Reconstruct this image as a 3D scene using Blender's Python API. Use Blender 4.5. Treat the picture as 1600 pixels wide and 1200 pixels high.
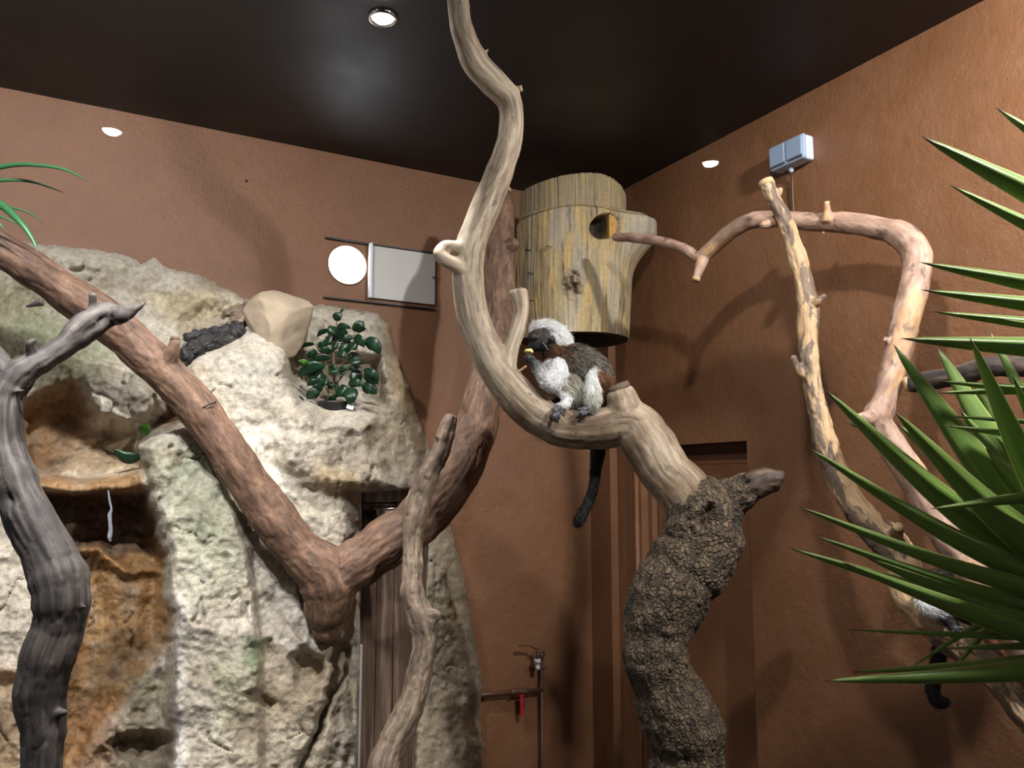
import bpy, bmesh, math, random
import numpy as np
from mathutils import Vector, Matrix

for o in list(bpy.data.objects): bpy.data.objects.remove(o, do_unlink=True)
random.seed(7); RNG = np.random.default_rng(11)
SC = bpy.context.scene; COL = SC.collection

# ------------------------------------------------------------------ camera, world, lights, exposure
F = 1254.0; PITCH = math.atan(152.0/F); EYE = 1.6; CEIL = EYE+1.015
cam_d = bpy.data.cameras.new('camera'); cam = bpy.data.objects.new('camera', cam_d); COL.objects.link(cam)
cam.location = (0, 0, EYE); cam.rotation_euler = (math.pi/2+PITCH, 0, 0)
cam_d.sensor_width = 36.0; cam_d.lens = 36.0*F/1600.0; cam_d.clip_start = 0.02
SC.camera = cam
SC.view_settings.view_transform = 'Standard'; SC.view_settings.look = 'None'
SC.view_settings.gamma = 1; SC.view_settings.use_curve_mapping = False
SC.view_settings.exposure = 1.1

def S(r, g, b):
    f = lambda c: (c/255/12.92) if c/255 <= .04045 else ((c/255+.055)/1.055)**2.4
    return (f(r), f(g), f(b), 1.0)

w = bpy.data.worlds.new('world'); SC.world = w; w.use_nodes = True
w.node_tree.nodes['Background'].inputs[0].default_value = (0.92, 0.95, 1.0, 1)
w.node_tree.nodes['Background'].inputs[1].default_value = 0.16

def spot(name, loc, target, watts, size, blend=.6, rad=.02, col=(1, .95, .88)):
    d = bpy.data.lights.new(name, 'SPOT'); d.energy = watts; d.spot_size = math.radians(size)
    d.spot_blend = blend; d.shadow_soft_size = rad; d.color = col
    o = bpy.data.objects.new(name, d); COL.objects.link(o); o.location = loc
    o.rotation_euler = (Vector(target)-Vector(loc)).to_track_quat('-Z', 'Y').to_euler()
    return o
LAMPS = [(-.285, 1.66, CEIL)]
spot('spot_light', (-.285, 1.66, CEIL-.012), (-.72, 1.88, 1.0), 32, 98, .8, .02, (1, .98, .95))
spot('spot_light', (-.75, .95, CEIL-.014), (-1.25, 1.85, 2.15), 44, 135, .9, .03, (.97, .98, 1))
spot('spot_light', (-.50, .85, CEIL-.014), (-.82, 2.0, .95), 54, 54, .8, .03, (1, .98, .96))  # added lamp out of view, brightens the lower rock
spot('spot_light', (.98, .80, CEIL-.014), (.90, 1.8, 1.95), 64, 150, .9, .03, (1, .98, .93))
spot('spot_light', (.25, .75, CEIL-.014), (.66, 2.0, 1.88), 33, 76, .9, .03, (1, .98, .93))

# ------------------------------------------------------------------ helpers
cp, sp_ = math.cos(PITCH), math.sin(PITCH)
def ray(px, py):
    a = (np.asarray(px, float)-800)/F; b = (600-np.asarray(py, float))/F
    return np.stack([a, cp-sp_*b, sp_+cp*b], -1)
def at(px, py, Y):
    r = ray(px, py); k = np.asarray(Y, float)/r[..., 1]
    p = r*k[..., None] if r.ndim > 1 else r*k
    return p+np.array([0, 0, EYE])
CX, CY = .303, 2.87
DL = np.array([.8766, .4813, 0]); DR = np.array([-.4815, .8764, 0])
NL = np.array([.4813, -.8766, 0]); NR = np.array([-.8764, -.4815, 0])
CORNER = np.array([CX, CY, 0.])
def on_wall(px, py, n, off=0.0):
    """point where the pixel ray meets the wall plane (moved off metres into the room)"""
    r = ray(px, py); c = CORNER+n*off
    k = (c@n)/(r@n)
    return (r*k[..., None] if r.ndim > 1 else r*k)+np.array([0, 0, EYE])
def wall_Y(px, py, n): return on_wall(px, py, n)[..., 1]

def _h(ix, iy, iz, s):
    h = (ix*374761393+iy*668265263+iz*2147483647+s*974634777) & 0xffffffff
    h = ((h ^ (h >> 13))*1274126177) & 0xffffffff
    h = (h ^ (h >> 16)); h = (h*2246822519) & 0xffffffff; h ^= h >> 15
    return (h & 0xffff)/32767.5-1
def vnoise(p, s=0):
    p = np.asarray(p, float); i = np.floor(p).astype(np.int64); f = p-i; u = f*f*f*(f*(f*6-15)+10)
    r = 0
    for dx in (0, 1):
        for dy in (0, 1):
            for dz in (0, 1):
                wt = (u[..., 0] if dx else 1-u[..., 0])*(u[..., 1] if dy else 1-u[..., 1])*(u[..., 2] if dz else 1-u[..., 2])
                r = r+wt*_h(i[..., 0]+dx, i[..., 1]+dy, i[..., 2]+dz, s)
    return r
def fbm(p, o=4, s=0, ridged=False):
    r = 0; a = 1; t = 0
    for k in range(o):
        n = vnoise(np.asarray(p)*(2.03**k)+7.3*k, s+k)
        r = r+a*((1-2*np.abs(n)) if ridged else n); t += a; a *= .5
    return r/t

def tag(o, label=None, cat=None, group=None, kind=None):
    if label: o['label'] = label
    if cat: o['category'] = cat
    if group: o['group'] = group
    if kind: o['kind'] = kind
    return o
def root(name, loc, label, cat, group=None):
    o = bpy.data.objects.new(name, None); COL.objects.link(o); o.location = [float(v) for v in loc]; o.empty_display_size = .05
    return tag(o, label, cat, group)
def adopt(o, parent):
    if parent is not None:
        o.parent = parent
        off = Vector(parent.location); q = parent.parent
        while q is not None: off = off+Vector(q.location); q = q.parent
        o.location = -off
    return o
def obj(name, verts, faces, mat, parent=None, smooth=True, attrs=None):
    me = bpy.data.meshes.new(name); me.from_pydata([tuple(map(float, v)) for v in verts], [], faces); me.validate()
    if smooth: me.polygons.foreach_set('use_smooth', [True]*len(me.polygons))
    if mat: me.materials.append(mat)
    for k, (typ, a) in (attrs or {}).items(): set_attr(me, k, typ, a)
    o = bpy.data.objects.new(name, me); COL.objects.link(o); return adopt(o, parent)
def set_attr(me, k, typ, a):
    at_ = me.attributes.new(k, typ, 'POINT')
    a = np.asarray(a, np.float32)
    if typ == 'FLOAT_COLOR' and a.shape[1] == 3: a = np.concatenate([a, np.ones((len(a), 1), np.float32)], 1)
    at_.data.foreach_set({'FLOAT_COLOR': 'color', 'FLOAT_VECTOR': 'vector', 'FLOAT': 'value'}[typ], a.ravel())
def bevel(o, wd=.003, seg=2):
    m = o.modifiers.new('bevel', 'BEVEL'); m.width = wd; m.segments = seg; m.limit_method = 'ANGLE'; return o

def catmull(P, n=8):
    P = np.asarray(P, float); out = []
    Q = np.vstack([2*P[0]-P[1], P, 2*P[-1]-P[-2]])
    for i in range(1, len(Q)-2):
        for k in range(n):
            t = k/n
            out.append(.5*((2*Q[i])+(-Q[i-1]+Q[i+1])*t+(2*Q[i-1]-5*Q[i]+4*Q[i+1]-Q[i+2])*t*t+(-Q[i-1]+3*Q[i]-3*Q[i+1]+Q[i+2])*t**3))
    out.append(Q[-2]); return np.array(out)
def frames(C):
    T = np.gradient(C, axis=0); T /= np.linalg.norm(T, axis=1)[:, None]+1e-12
    up = np.array([0, -1., 0]) if abs(T[0][1]) < .9 else np.array([1., 0, 0])
    N = []; n = up-T[0]*(up@T[0]); n /= np.linalg.norm(n)
    for t in T:
        n = n-t*(n@t); n /= np.linalg.norm(n); N.append(n)
    N = np.array(N); return T, N, np.cross(T, N)
def tube(C, R, sides=16, caps=True, round_=0):
    """C centres, R radii -> verts, faces. round_ adds rounded ends"""
    C = np.asarray(C, float); R = np.broadcast_to(np.asarray(R, float), (len(C),)).copy()
    if round_:
        T = np.gradient(C, axis=0); T /= np.linalg.norm(T, axis=1)[:, None]
        a = [math.radians(x) for x in (75, 45)]
        pre = [C[0]-T[0]*R[0]*round_*math.sin(x) for x in a]; prr = [R[0]*math.cos(x) for x in a]
        post = [C[-1]+T[-1]*R[-1]*round_*math.sin(x) for x in a[::-1]]; por = [R[-1]*math.cos(x) for x in a[::-1]]
        C = np.vstack([pre, C, post]); R = np.concatenate([prr, R, por])
    T, N, B = frames(C); th = np.arange(sides)*2*math.pi/sides
    V = (C[:, None]+R[:, None, None]*(np.cos(th)[None, :, None]*N[:, None]+np.sin(th)[None, :, None]*B[:, None])).reshape(-1, 3)
    Fc = []
    for i in range(len(C)-1):
        for j in range(sides):
            k = (j+1) % sides; Fc.append((i*sides+j, i*sides+k, (i+1)*sides+k, (i+1)*sides+j))
    if caps: Fc.append(tuple(range(sides))[::-1]); Fc.append(tuple((len(C)-1)*sides+j for j in range(sides)))
    return V, Fc
def merge(parts):
    V = []; Fc = []; n = 0
    for v, f in parts:
        V.append(np.asarray(v, float)); Fc += [tuple(i+n for i in q) for q in f]; n += len(v)
    return np.vstack(V), Fc
def box(c, dx, dy, dz, ax=None):
    """c centre; half extents along the three axes in ax"""
    ax = np.eye(3) if ax is None else np.asarray(ax, float); c = np.asarray(c, float)
    V = [c+ax[0]*sx*dx+ax[1]*sy*dy+ax[2]*sz*dz for sx in (-1, 1) for sy in (-1, 1) for sz in (-1, 1)]
    return np.array(V), [(0, 1, 3, 2), (4, 6, 7, 5), (0, 4, 5, 1), (2, 3, 7, 6), (0, 2, 6, 4), (1, 5, 7, 3)]
def chain(pts, sub=8, jit=0.0, seed=0):
    """[(px,py,depth,width_px)] -> centres, radii"""
    A = np.array(pts, float); C = at(A[:, 0], A[:, 1], A[:, 2]); d = A[:, 2]/ray(A[:, 0], A[:, 1])[:, 1]
    R = A[:, 3]/2/F*d*1.0
    Q = catmull(np.column_stack([C, R]), sub)
    if jit:
        n = len(Q); z = np.column_stack([np.arange(n)*.37, np.zeros(n), np.zeros(n)+seed])
        Q[:, 3] *= 1+jit*vnoise(z, seed)
        for k in range(3): Q[:, k] += Q[:, 3]*jit*.8*vnoise(z*.7+5*k, seed+k)
    return Q[:, :3], np.maximum(Q[:, 3], .0008)

def organic(name, chains, voxel, mat, parent=None, disp=None, seed=0, smooth_it=3, round_=.35, jit=.06, colors=None, flows=None, sides=18):
    """tubes fused by a voxel remesh, then relief; attribute grain = (along, cos, sin) of the nearest limb"""
    parts = []; CC = []; RR = []; TT = []; NN = []; BB = []; SS = []; KK = []; s0 = 0
    for k, ch in enumerate(chains):
        C, R = ch if isinstance(ch, tuple) else chain(ch, jit=jit, seed=seed+k)
        parts.append(tube(C, R, sides, round_=round_)); T, N, B = frames(C)
        L = np.concatenate([[0], np.cumsum(np.linalg.norm(np.diff(C, axis=0), axis=1))])+s0; s0 = L[-1]+.37
        CC.append(C); RR.append(R); TT.append(T); NN.append(N); BB.append(B); SS.append(L); KK += [k]*len(C)
    V, Fc = merge(parts)
    me = bpy.data.meshes.new(name); me.from_pydata(V.tolist(), [], Fc)
    tmp = bpy.data.objects.new(name, me); COL.objects.link(tmp)
    m = tmp.modifiers.new('r', 'REMESH'); m.mode = 'VOXEL'; m.voxel_size = voxel
    if smooth_it:
        m = tmp.modifiers.new('s', 'SMOOTH'); m.factor = .5; m.iterations = smooth_it
    dg = bpy.context.evaluated_depsgraph_get(); ne = bpy.data.meshes.new_from_object(tmp.evaluated_get(dg))
    bpy.data.objects.remove(tmp); bpy.data.meshes.remove(me)
    n = len(ne.vertices); P = np.empty(n*3); ne.vertices.foreach_get('co', P); P = P.reshape(-1, 3)
    Nm = np.empty(n*3); ne.vertices.foreach_get('normal', Nm); Nm = Nm.reshape(-1, 3)
    C = np.vstack(CC); R = np.concatenate(RR); T = np.vstack(TT); N = np.vstack(NN); B = np.vstack(BB); SL = np.concatenate(SS); KK = np.array(KK)
    idx = np.empty(n, int)
    for a in range(0, n, 4000):
        q = P[a:a+4000]; d = np.linalg.norm(q[:, None]-C[None], axis=2)/(R[None]+1e-4)
        idx[a:a+4000] = d.argmin(1)
    r = P-C[idx]; al = (r*T[idx]).sum(1); x = (r*N[idx]).sum(1); y = (r*B[idx]).sum(1)
    h = np.sqrt(x*x+y*y)+1e-6; rr = R[idx]
    G = np.column_stack([SL[idx]+al, x/h*rr, y/h*rr])
    if disp is not None: P = P+Nm*disp(P, G, rr, KK[idx])[:, None]
    ne.vertices.foreach_set('co', P.ravel()); ne.polygons.foreach_set('use_smooth', [True]*len(ne.polygons))
    ne.name = name; ne.materials.clear(); ne.materials.append(mat)
    set_attr(ne, 'grain', 'FLOAT_VECTOR', G)
    info = dict(P=P, N=Nm, idx=idx, K=KK[idx], T=T[idx], R=rr, G=G)
    if colors is not None: set_attr(ne, 'tint', 'FLOAT_COLOR', colors(info))
    ne.update(); o = bpy.data.objects.new(name, ne); COL.objects.link(o); adopt(o, parent)
    return (o, info)

# ------------------------------------------------------------------ node materials
class NT:
    def __init__(s, name):
        s.m = bpy.data.materials.new(name); s.m.use_nodes = True; s.t = s.m.node_tree; s.n = s.t.nodes; s.b = s.n['Principled BSDF']
    def node(s, typ, **kw):
        n = s.n.new(typ)
        for k, v in kw.items():
            if k.startswith('i_'):
                key = k[2:]; key = int(key) if key.isdigit() else key.replace('_', ' '); n.inputs[key].default_value = v
            else: setattr(n, k, v)
        return n
    def l(s, a, b): s.t.links.new(a, b)
    def coord(s, attr=None, scale=(1, 1, 1)):
        if attr: c = s.node('ShaderNodeAttribute', attribute_name=attr).outputs['Vector']
        else: c = s.node('ShaderNodeTexCoord').outputs['Object']
        m = s.node('ShaderNodeMapping'); m.inputs['Scale'].default_value = scale; s.l(c, m.inputs[0]); return m.outputs[0]
    def noise(s, vec, scale, detail=6, rough=.6, dist=0):
        n = s.node('ShaderNodeTexNoise'); n.inputs['Scale'].default_value = scale; n.inputs['Detail'].default_value = detail
        n.inputs['Roughness'].default_value = rough; n.inputs['Distortion'].default_value = dist; s.l(vec, n.inputs['Vector']); return n.outputs[0]
    def ramp(s, f, stops, interp='LINEAR'):
        r = s.node('ShaderNodeValToRGB'); r.color_ramp.interpolation = interp; e = r.color_ramp.elements
        while len(e) < len(stops): e.new(.5)
        for q, (p, c) in zip(e, stops): q.position = p; q.color = c
        s.l(f, r.inputs[0]); return r.outputs[0]
    def mix(s, f, a, b, mode='MIX'):
        n = s.node('ShaderNodeMix', data_type='RGBA', blend_type=mode)
        for v, i in ((f, 0), (a, 6), (b, 7)):
            if hasattr(v, 'links') or hasattr(v, 'is_linked'): s.l(v, n.inputs[i])
            else: n.inputs[i].default_value = v
        return n.outputs[2]
    def math(s, op, a, b=0.0):
        n = s.node('ShaderNodeMath', operation=op)
        for v, i in ((a, 0), (b, 1)):
            if hasattr(v, 'is_linked'): s.l(v, n.inputs[i])
            else: n.inputs[i].default_value = v
        return n.outputs[0]
    def bump(s, h, strength=.5, dist=.004):
        n = s.node('ShaderNodeBump'); n.inputs['Strength'].default_value = strength; n.inputs['Distance'].default_value = dist
        s.l(h, n.inputs['Height']); s.l(n.outputs[0], s.b.inputs['Normal']); return n
    def base(s, c):
        if hasattr(c, 'is_linked'): s.l(c, s.b.inputs['Base Color'])
        else: s.b.inputs['Base Color'].default_value = c
    def rough(s, r):
        if hasattr(r, 'is_linked'): s.l(r, s.b.inputs['Roughness'])
        else: s.b.inputs['Roughness'].default_value = r
def flat(name, c, r=.5, metal=0, var=.06, scale=40, bumps=.1):
    t = NT(name); v = t.noise(t.coord(), scale, 4)
    d = tuple(x*(1-var*3) for x in c[:3])+(1,)
    t.base(t.mix(v, d, tuple(min(1, x*(1+var)) for x in c[:3])+(1,))); t.rough(r); t.b.inputs['Metallic'].default_value = metal
    t.bump(v, bumps, .001); return t.m

def wall_mat():
    t = NT('brown_wall_paint'); c = t.coord()
    big = t.noise(c, 1.6, 5, .6, .6); mid = t.noise(c, 9, 6, .65); fine = t.noise(c, 120, 5, .7)
    col = t.ramp(big, [(.3, S(114, 77, 50)), (.7, S(127, 87, 59))])
    col = t.mix(t.ramp(mid, [(.38, (0, 0, 0, 1)), (.75, (.4, .4, .4, 1))]), col, S(142, 104, 82))
    st = t.noise(t.coord(None, (6, 6, .8)), 9, 8, .75)
    col = t.mix(t.ramp(st, [(.66, (0, 0, 0, 1)), (.76, (.4, .4, .4, 1))]), col, S(160, 126, 110))
    t.base(col); t.rough(t.ramp(mid, [(.3, (.36,)*3+(1,)), (.7, (.52,)*3+(1,))]))
    h = t.math('ADD', t.math('MULTIPLY', t.noise(c, 22, 8, .7), 1.0), t.math('MULTIPLY', fine, .35))
    t.bump(h, .5, .010); return t.m
def ceil_mat():
    t = NT('dark_ceiling_boards'); c = t.coord(None, (1, 1, 1)); n = t.noise(c, 3, 6); g = t.noise(t.coord(None, (2, 30, 2)), 6, 6)
    t.base(t.mix(g, S(20, 19, 21), S(34, 31, 34))); t.rough(t.ramp(n, [(.3, (.42,)*3+(1,)), (.7, (.6,)*3+(1,))]))
    t.bump(g, .25, .002); return t.m
def bark(name, stops, scale=(14, 60, 60), spots=None, rough=.75, bs=.5, bd=.004, fib=(6, 160, 160), crack=0, seedoff=0, blotch=None):
    t = NT(name); g = t.coord('grain', scale); f = t.coord('grain', fib)
    a = t.noise(g, 1.0, 8, .68, .4); b = t.noise(f, 1.0, 6, .7, .2)
    m = t.math('ADD', t.math('MULTIPLY', a, .62), t.math('MULTIPLY', b, .38))
    col = t.ramp(m, stops)
    if blotch:   # second tone where the bark has peeled off
        q = t.noise(t.coord('grain', blotch[0]), 1.0, 5, .62, .5)
        col2 = t.ramp(m, blotch[1]); col = t.mix(t.ramp(q, [(blotch[2], (0, 0, 0, 1)), (blotch[2]+.03, (1, 1, 1, 1))]), col, col2)
    if spots:
        q = t.noise(t.coord('grain', spots[0]), 1.0, 4, .6); col = t.mix(t.ramp(q, [(spots[2], (0, 0, 0, 1)), (spots[2]+.08, (.8, .8, .8, 1))]), col, spots[1])
    h = m
    if crack:
        v = t.node('ShaderNodeTexVoronoi', feature='DISTANCE_TO_EDGE'); v.inputs['Scale'].default_value = 1
        vm = t.node('ShaderNodeVectorMath', operation='ADD')
        ns = t.node('ShaderNodeTexNoise'); ns.inputs['Scale'].default_value = 1.5; t.l(g, ns.inputs[0])
        t.l(t.coord('grain', crack), vm.inputs[0]); t.l(ns.outputs[1], vm.inputs[1]); t.l(vm.outputs[0], v.inputs['Vector'])
        e = t.ramp(v.outputs[0], [(0, (0, 0, 0, 1)), (.22, (1, 1, 1, 1))])
        col = t.mix(e, t.mix(.45, col, (.006, .005, .004, 1)), col)
        h = t.math('ADD', t.math('MULTIPLY', m, .5), t.math('MULTIPLY', e, .7))
    t.base(col); t.rough(rough); t.bump(h, bs, bd); return t.m
def attr_mat(name, attr='tint', rough=.6, noise=.25, scale=60, bs=.3, bd=.003, spec=.5, wet=False, bump2=None):
    t = NT(name); a = t.node('ShaderNodeAttribute', attribute_name=attr); c = t.coord()
    n = t.noise(c, scale, 8, .65); r = t.ramp(n, [(.3, (1-noise,)*3+(1,)), (.7, (1+noise*.4,)*3+(1,))])
    t.base(t.mix(1.0, a.outputs['Color'], r, 'MULTIPLY'))
    h = n
    if bump2: h = t.math('ADD', n, t.math('MULTIPLY', t.noise(c, bump2, 8, .7, .5), 1.6))
    if wet:
        w_ = t.math('MULTIPLY', a.outputs['Alpha'], 1.0); mp = t.node('ShaderNodeMapRange'); mp.inputs['To Min'].default_value = .78; mp.inputs['To Max'].default_value = .14
        t.l(w_, mp.inputs[0]); t.rough(mp.outputs[0])
    else: t.rough(rough)
    t.b.inputs['Specular IOR Level'].default_value = spec
    t.bump(h, bs, bd); return t.m

M = {}
M['wall'] = wall_mat(); M['ceil'] = ceil_mat()
M['pale'] = bark('pale_smooth_wood', [(.36, S(112, 96, 84)), (.47, S(168, 150, 130)), (.56, S(206, 190, 168)), (.68, S(222, 210, 190))], (9, 50, 50), ((25, 60, 60), S(105, 90, 82), .63), .7, .35, .003)
M['weathered'] = bark('weathered_branch_wood', [(.36, S(66, 54, 46)), (.46, S(102, 86, 72)), (.56, S(136, 118, 100)), (.68, S(164, 146, 126))], (9, 40, 40), ((18, 36, 36), S(66, 60, 58), .6), .75, .4, .003)
M['limb'] = bark('limb_wood', [(.36, S(112, 96, 84)), (.47, S(168, 150, 130)), (.56, S(206, 190, 168)), (.68, S(222, 210, 190))], (9, 50, 50), ((25, 60, 60), S(105, 90, 82), .63), .7, .35, .003)
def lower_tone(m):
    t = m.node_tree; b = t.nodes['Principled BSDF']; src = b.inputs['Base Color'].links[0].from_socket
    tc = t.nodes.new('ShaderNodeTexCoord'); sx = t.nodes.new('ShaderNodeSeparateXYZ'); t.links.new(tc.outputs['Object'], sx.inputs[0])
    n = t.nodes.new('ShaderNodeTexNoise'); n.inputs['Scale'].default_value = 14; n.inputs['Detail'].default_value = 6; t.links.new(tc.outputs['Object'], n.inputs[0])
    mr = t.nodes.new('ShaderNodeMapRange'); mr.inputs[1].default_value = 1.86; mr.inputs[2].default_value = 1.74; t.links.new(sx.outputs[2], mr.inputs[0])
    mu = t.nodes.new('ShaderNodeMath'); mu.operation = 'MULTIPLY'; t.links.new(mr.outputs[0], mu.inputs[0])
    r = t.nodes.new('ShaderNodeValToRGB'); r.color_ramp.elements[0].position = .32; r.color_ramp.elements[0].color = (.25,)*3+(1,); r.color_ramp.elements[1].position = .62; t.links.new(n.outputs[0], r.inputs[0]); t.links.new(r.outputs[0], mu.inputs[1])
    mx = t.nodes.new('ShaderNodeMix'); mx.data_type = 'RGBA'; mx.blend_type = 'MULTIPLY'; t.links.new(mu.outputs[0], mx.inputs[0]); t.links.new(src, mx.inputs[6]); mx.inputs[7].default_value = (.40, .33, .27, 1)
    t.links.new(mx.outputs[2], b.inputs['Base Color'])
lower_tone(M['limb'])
M['red'] = bark('reddish_brown_bark', [(.34, S(56, 42, 34)), (.45, S(94, 70, 55)), (.56, S(126, 96, 76)), (.7, S(156, 128, 106))], (16, 42, 42), ((60, 90, 90), S(48, 38, 33), .64), .7, .6, .004, fib=(30, 120, 120))
M['dark'] = bark('rough_dark_bark', [(.35, S(40, 32, 26)), (.46, S(80, 66, 52)), (.56, S(118, 100, 80)), (.68, S(156, 138, 112))], (34, 54, 54), ((12, 20, 20), S(50, 44, 40), .56), .85, .8, .006, crack=(100, 100, 100), fib=(90, 160, 160))
M['grey'] = bark('grey_driftwood', [(.34, S(30, 27, 26)), (.47, S(62, 56, 53)), (.58, S(92, 84, 79)), (.7, S(126, 116, 108))], (5, 50, 50), ((7, 16, 16), S(44, 40, 39), .54), .7, .3, .003, fib=(4, 200, 200))
M['patchy'] = bark('peeling_bark', [(.35, S(70, 56, 46)), (.5, S(112, 94, 80)), (.65, S(140, 122, 106))], (12, 40, 40), ((40, 60, 60), S(70, 60, 56), .66), .7, .5, .004,
                   blotch=((9, 22, 22), [(.34, S(124, 96, 68)), (.48, S(176, 144, 108)), (.64, S(208, 182, 148))], .47))
M['pink'] = bark('pinkish_bark', [(.34, S(112, 86, 74)), (.47, S(152, 122, 106)), (.62, S(186, 156, 138))], (16, 40, 40), ((26, 44, 44), S(96, 74, 70), .58), .62, .45, .003, fib=(20, 90, 90),
                 blotch=((5, 14, 14), [(.34, S(130, 98, 68)), (.48, S(172, 134, 98)), (.64, S(196, 164, 128))], .585))
M['cut'] = flat('cut_wood_end', S(196, 168, 128), .8, 0, .1, 150, .3)
M['paletip'] = flat('bare_wood_tip', S(206, 178, 140), .7, 0, .1, 90, .3)
M['black'] = flat('black_plastic', S(28, 30, 32), .4)
M['chrome'] = flat('polished_steel', S(200, 202, 205), .16, 1, .03, 30, .05)
M['wire'] = flat('dark_wire', S(40, 34, 32), .5, .6)
M['brownmetal'] = flat('brown_painted_pipe', S(92, 62, 48), .45, 0, .15, 60, .3)

# ------------------------------------------------------------------ setting
def quad_slab(name, pts, n, thick, mat, kind='structure'):
    P = [np.array(p, float) for p in pts]; n = np.array(n, float); V = P+[p-n*thick for p in P]; k = len(P)
    Fc = [tuple(range(k)), tuple(range(k, 2*k))[::-1]]+[(i, i+k, (i+1) % k+k, (i+1) % k) for i in range(k)]
    o = obj(name, V, Fc, mat, None, False); o['kind'] = kind; return o
def wl(s, z, off=0): return CORNER-DL*s+NL*off+np.array([0, 0, z])
def wr(s, z, off=0): return CORNER-DR*s+NR*off+np.array([0, 0, z])
def s_left(p): return float((CORNER-p)@DL)
def s_right(p): return float((CORNER-p)@DR)

# left wall with a round hole (porthole of the tunnel)
hole_c = on_wall(543, 414, NL); hs = s_left(hole_c); hz = hole_c[2]; hr = .0600
ring = [(hs+hr*math.cos(a), hz+hr*math.sin(a)) for a in np.arange(48)*2*math.pi/48]
bx0, bx1, bz0, bz1 = hs-.12, hs+.12, hz-.12, hz+.12
sq = []
for a in np.arange(48)*2*math.pi/48:
    c, s = math.cos(a), math.sin(a); k = .12/max(abs(c), abs(s)); sq.append((hs+k*c, hz+k*s))
V = [wl(*p) for p in ring]+[wl(*p) for p in sq]; Fc = [(i, (i+1) % 48, 48+(i+1) % 48, 48+i) for i in range(48)]
V += [wl(p[0], p[1], -.10) for p in ring]; Fc += [(i, 96+i, 96+(i+1) % 48, (i+1) % 48) for i in range(48)]
xs = [0, bx0, bx1, 3.2]; zs = [0, bz0, bz1, CEIL]
for i in range(3):
    for j in range(3):
        if i == 1 and j == 1: continue
        k = len(V); V += [wl(xs[i], zs[j]), wl(xs[i+1], zs[j]), wl(xs[i+1], zs[j+1]), wl(xs[i], zs[j+1])]; Fc.append((k, k+1, k+2, k+3))
wall_left = obj('wall_left', V, Fc, M['wall'], None, False); wall_left['kind'] = 'structure'

# right wall with the door recess
d0 = s_right(on_wall(1004, 900, NR)); d1 = s_right(on_wall(1167, 700, NR)); dz = on_wall(1160, 689, NR)[2]; dd = .12
V = []; Fc = []
def Q(*p):
    k = len(V); V.extend(p); Fc.append(tuple(range(k, k+len(p))))
Q(wr(0, 0), wr(0, CEIL), wr(d0, CEIL), wr(d0, 0)); Q(wr(d0, dz), wr(d0, CEIL), wr(d1, CEIL), wr(d1, dz)); Q(wr(d1, 0), wr(d1, CEIL), wr(3.2, CEIL), wr(3.2, 0))
Q(wr(d0, 0), wr(d0, dz), wr(d0, dz, -dd), wr(d0, 0, -dd)); Q(wr(d0, dz), wr(d1, dz), wr(d1, dz, -dd), wr(d0, dz, -dd)); Q(wr(d1, dz), wr(d1, 0), wr(d1, 0, -dd), wr(d1, dz, -dd))
Q(wr(d0, 0, -dd), wr(d0, dz, -dd), wr(d1, dz, -dd), wr(d1, 0, -dd))
obj('wall_right', V, Fc, M['wall'], None, False)['kind'] = 'structure'
AXR = [DR, NR, np.array([0, 0, 1.])]; AXL = [DL, NL, np.array([0, 0, 1.])]
def rbox(s0, s1, z0, z1, o0, o1): return box((wr(s0, z0, o0)+wr(s1, z1, o1))/2, abs(s1-s0)/2, abs(o1-o0)/2, abs(z1-z0)/2, AXR)
def lbox(s0, s1, z0, z1, o0, o1): return box((wl(s0, z0, o0)+wl(s1, z1, o1))/2, abs(s1-s0)/2, abs(o1-o0)/2, abs(z1-z0)/2, AXL)
door = root('door_1', wr(d0+.02, 0, -.05), 'brown painted flush door set back in the right wall, under a dark lintel gap', 'door'); door['kind'] = 'structure'
for k in ('label', 'category'): del door[k]
bevel(obj('door_leaf', *rbox(d0+.030, d1-.004, .01, dz-.062, -.07, -.045), M['wall'], door, False), .002)
bevel(obj('door_frame', *merge([rbox(d0+.0, d0+.024, 0, dz-.001, -.07, -.028), rbox(d0+.024, d1-.001, dz-.062, dz-.030, -.085, -.06)]), M['wall'], door, False), .003)
# corner boxing and round bead beside the door
c1 = s_right(on_wall(957, 1000, NR, .03))
o = obj('trim_1', *rbox(0.0, c1, 0, CEIL-.001, 0.0, .03), M['wall'], None, False); o['kind'] = 'structure'
b0 = on_wall(995, 800, NR, .006); v, f = tube([[b0[0], b0[1], 0], [b0[0], b0[1], dz+.03]], .008, 12)
o = obj('trim_2', v, f, M['wall']); o['kind'] = 'structure'
# ceiling and floor
V2 = [wl(0, CEIL), wl(3.2, CEIL), np.array([-2.6, -3, CEIL]), np.array([2.6, -3, CEIL]), wr(3.2, CEIL)]
quad_slab('ceiling', V2, (0, 0, -1), .05, M['ceil'])
V2 = [p*np.array([1, 1, 0]) for p in V2][::-1]
quad_slab('floor', V2, (0, 0, 1), .05, flat('floor_concrete', S(70, 52, 40), .8))
# glass front
g = NT('front_glass'); g.n.remove(g.b); tr = g.node('ShaderNodeBsdfTransparent'); gl = g.node('ShaderNodeBsdfGlossy'); gl.inputs['Roughness'].default_value = 0.0
fr = g.node('ShaderNodeFresnel'); fr.inputs[0].default_value = 1.45; mx = g.node('ShaderNodeMixShader'); g.l(fr.outputs[0], mx.inputs[0]); g.l(tr.outputs[0], mx.inputs[1]); g.l(gl.outputs[0], mx.inputs[2])
g.l(mx.outputs[0], g.n['Material Output'].inputs[0])
o = obj('window_1', [(-1.6, .3, 0), (1.6, .3, 0), (1.6, .3, CEIL), (-1.6, .3, CEIL)], [(0, 1, 2, 3)], g.m, None, False); o['kind'] = 'structure'

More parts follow.
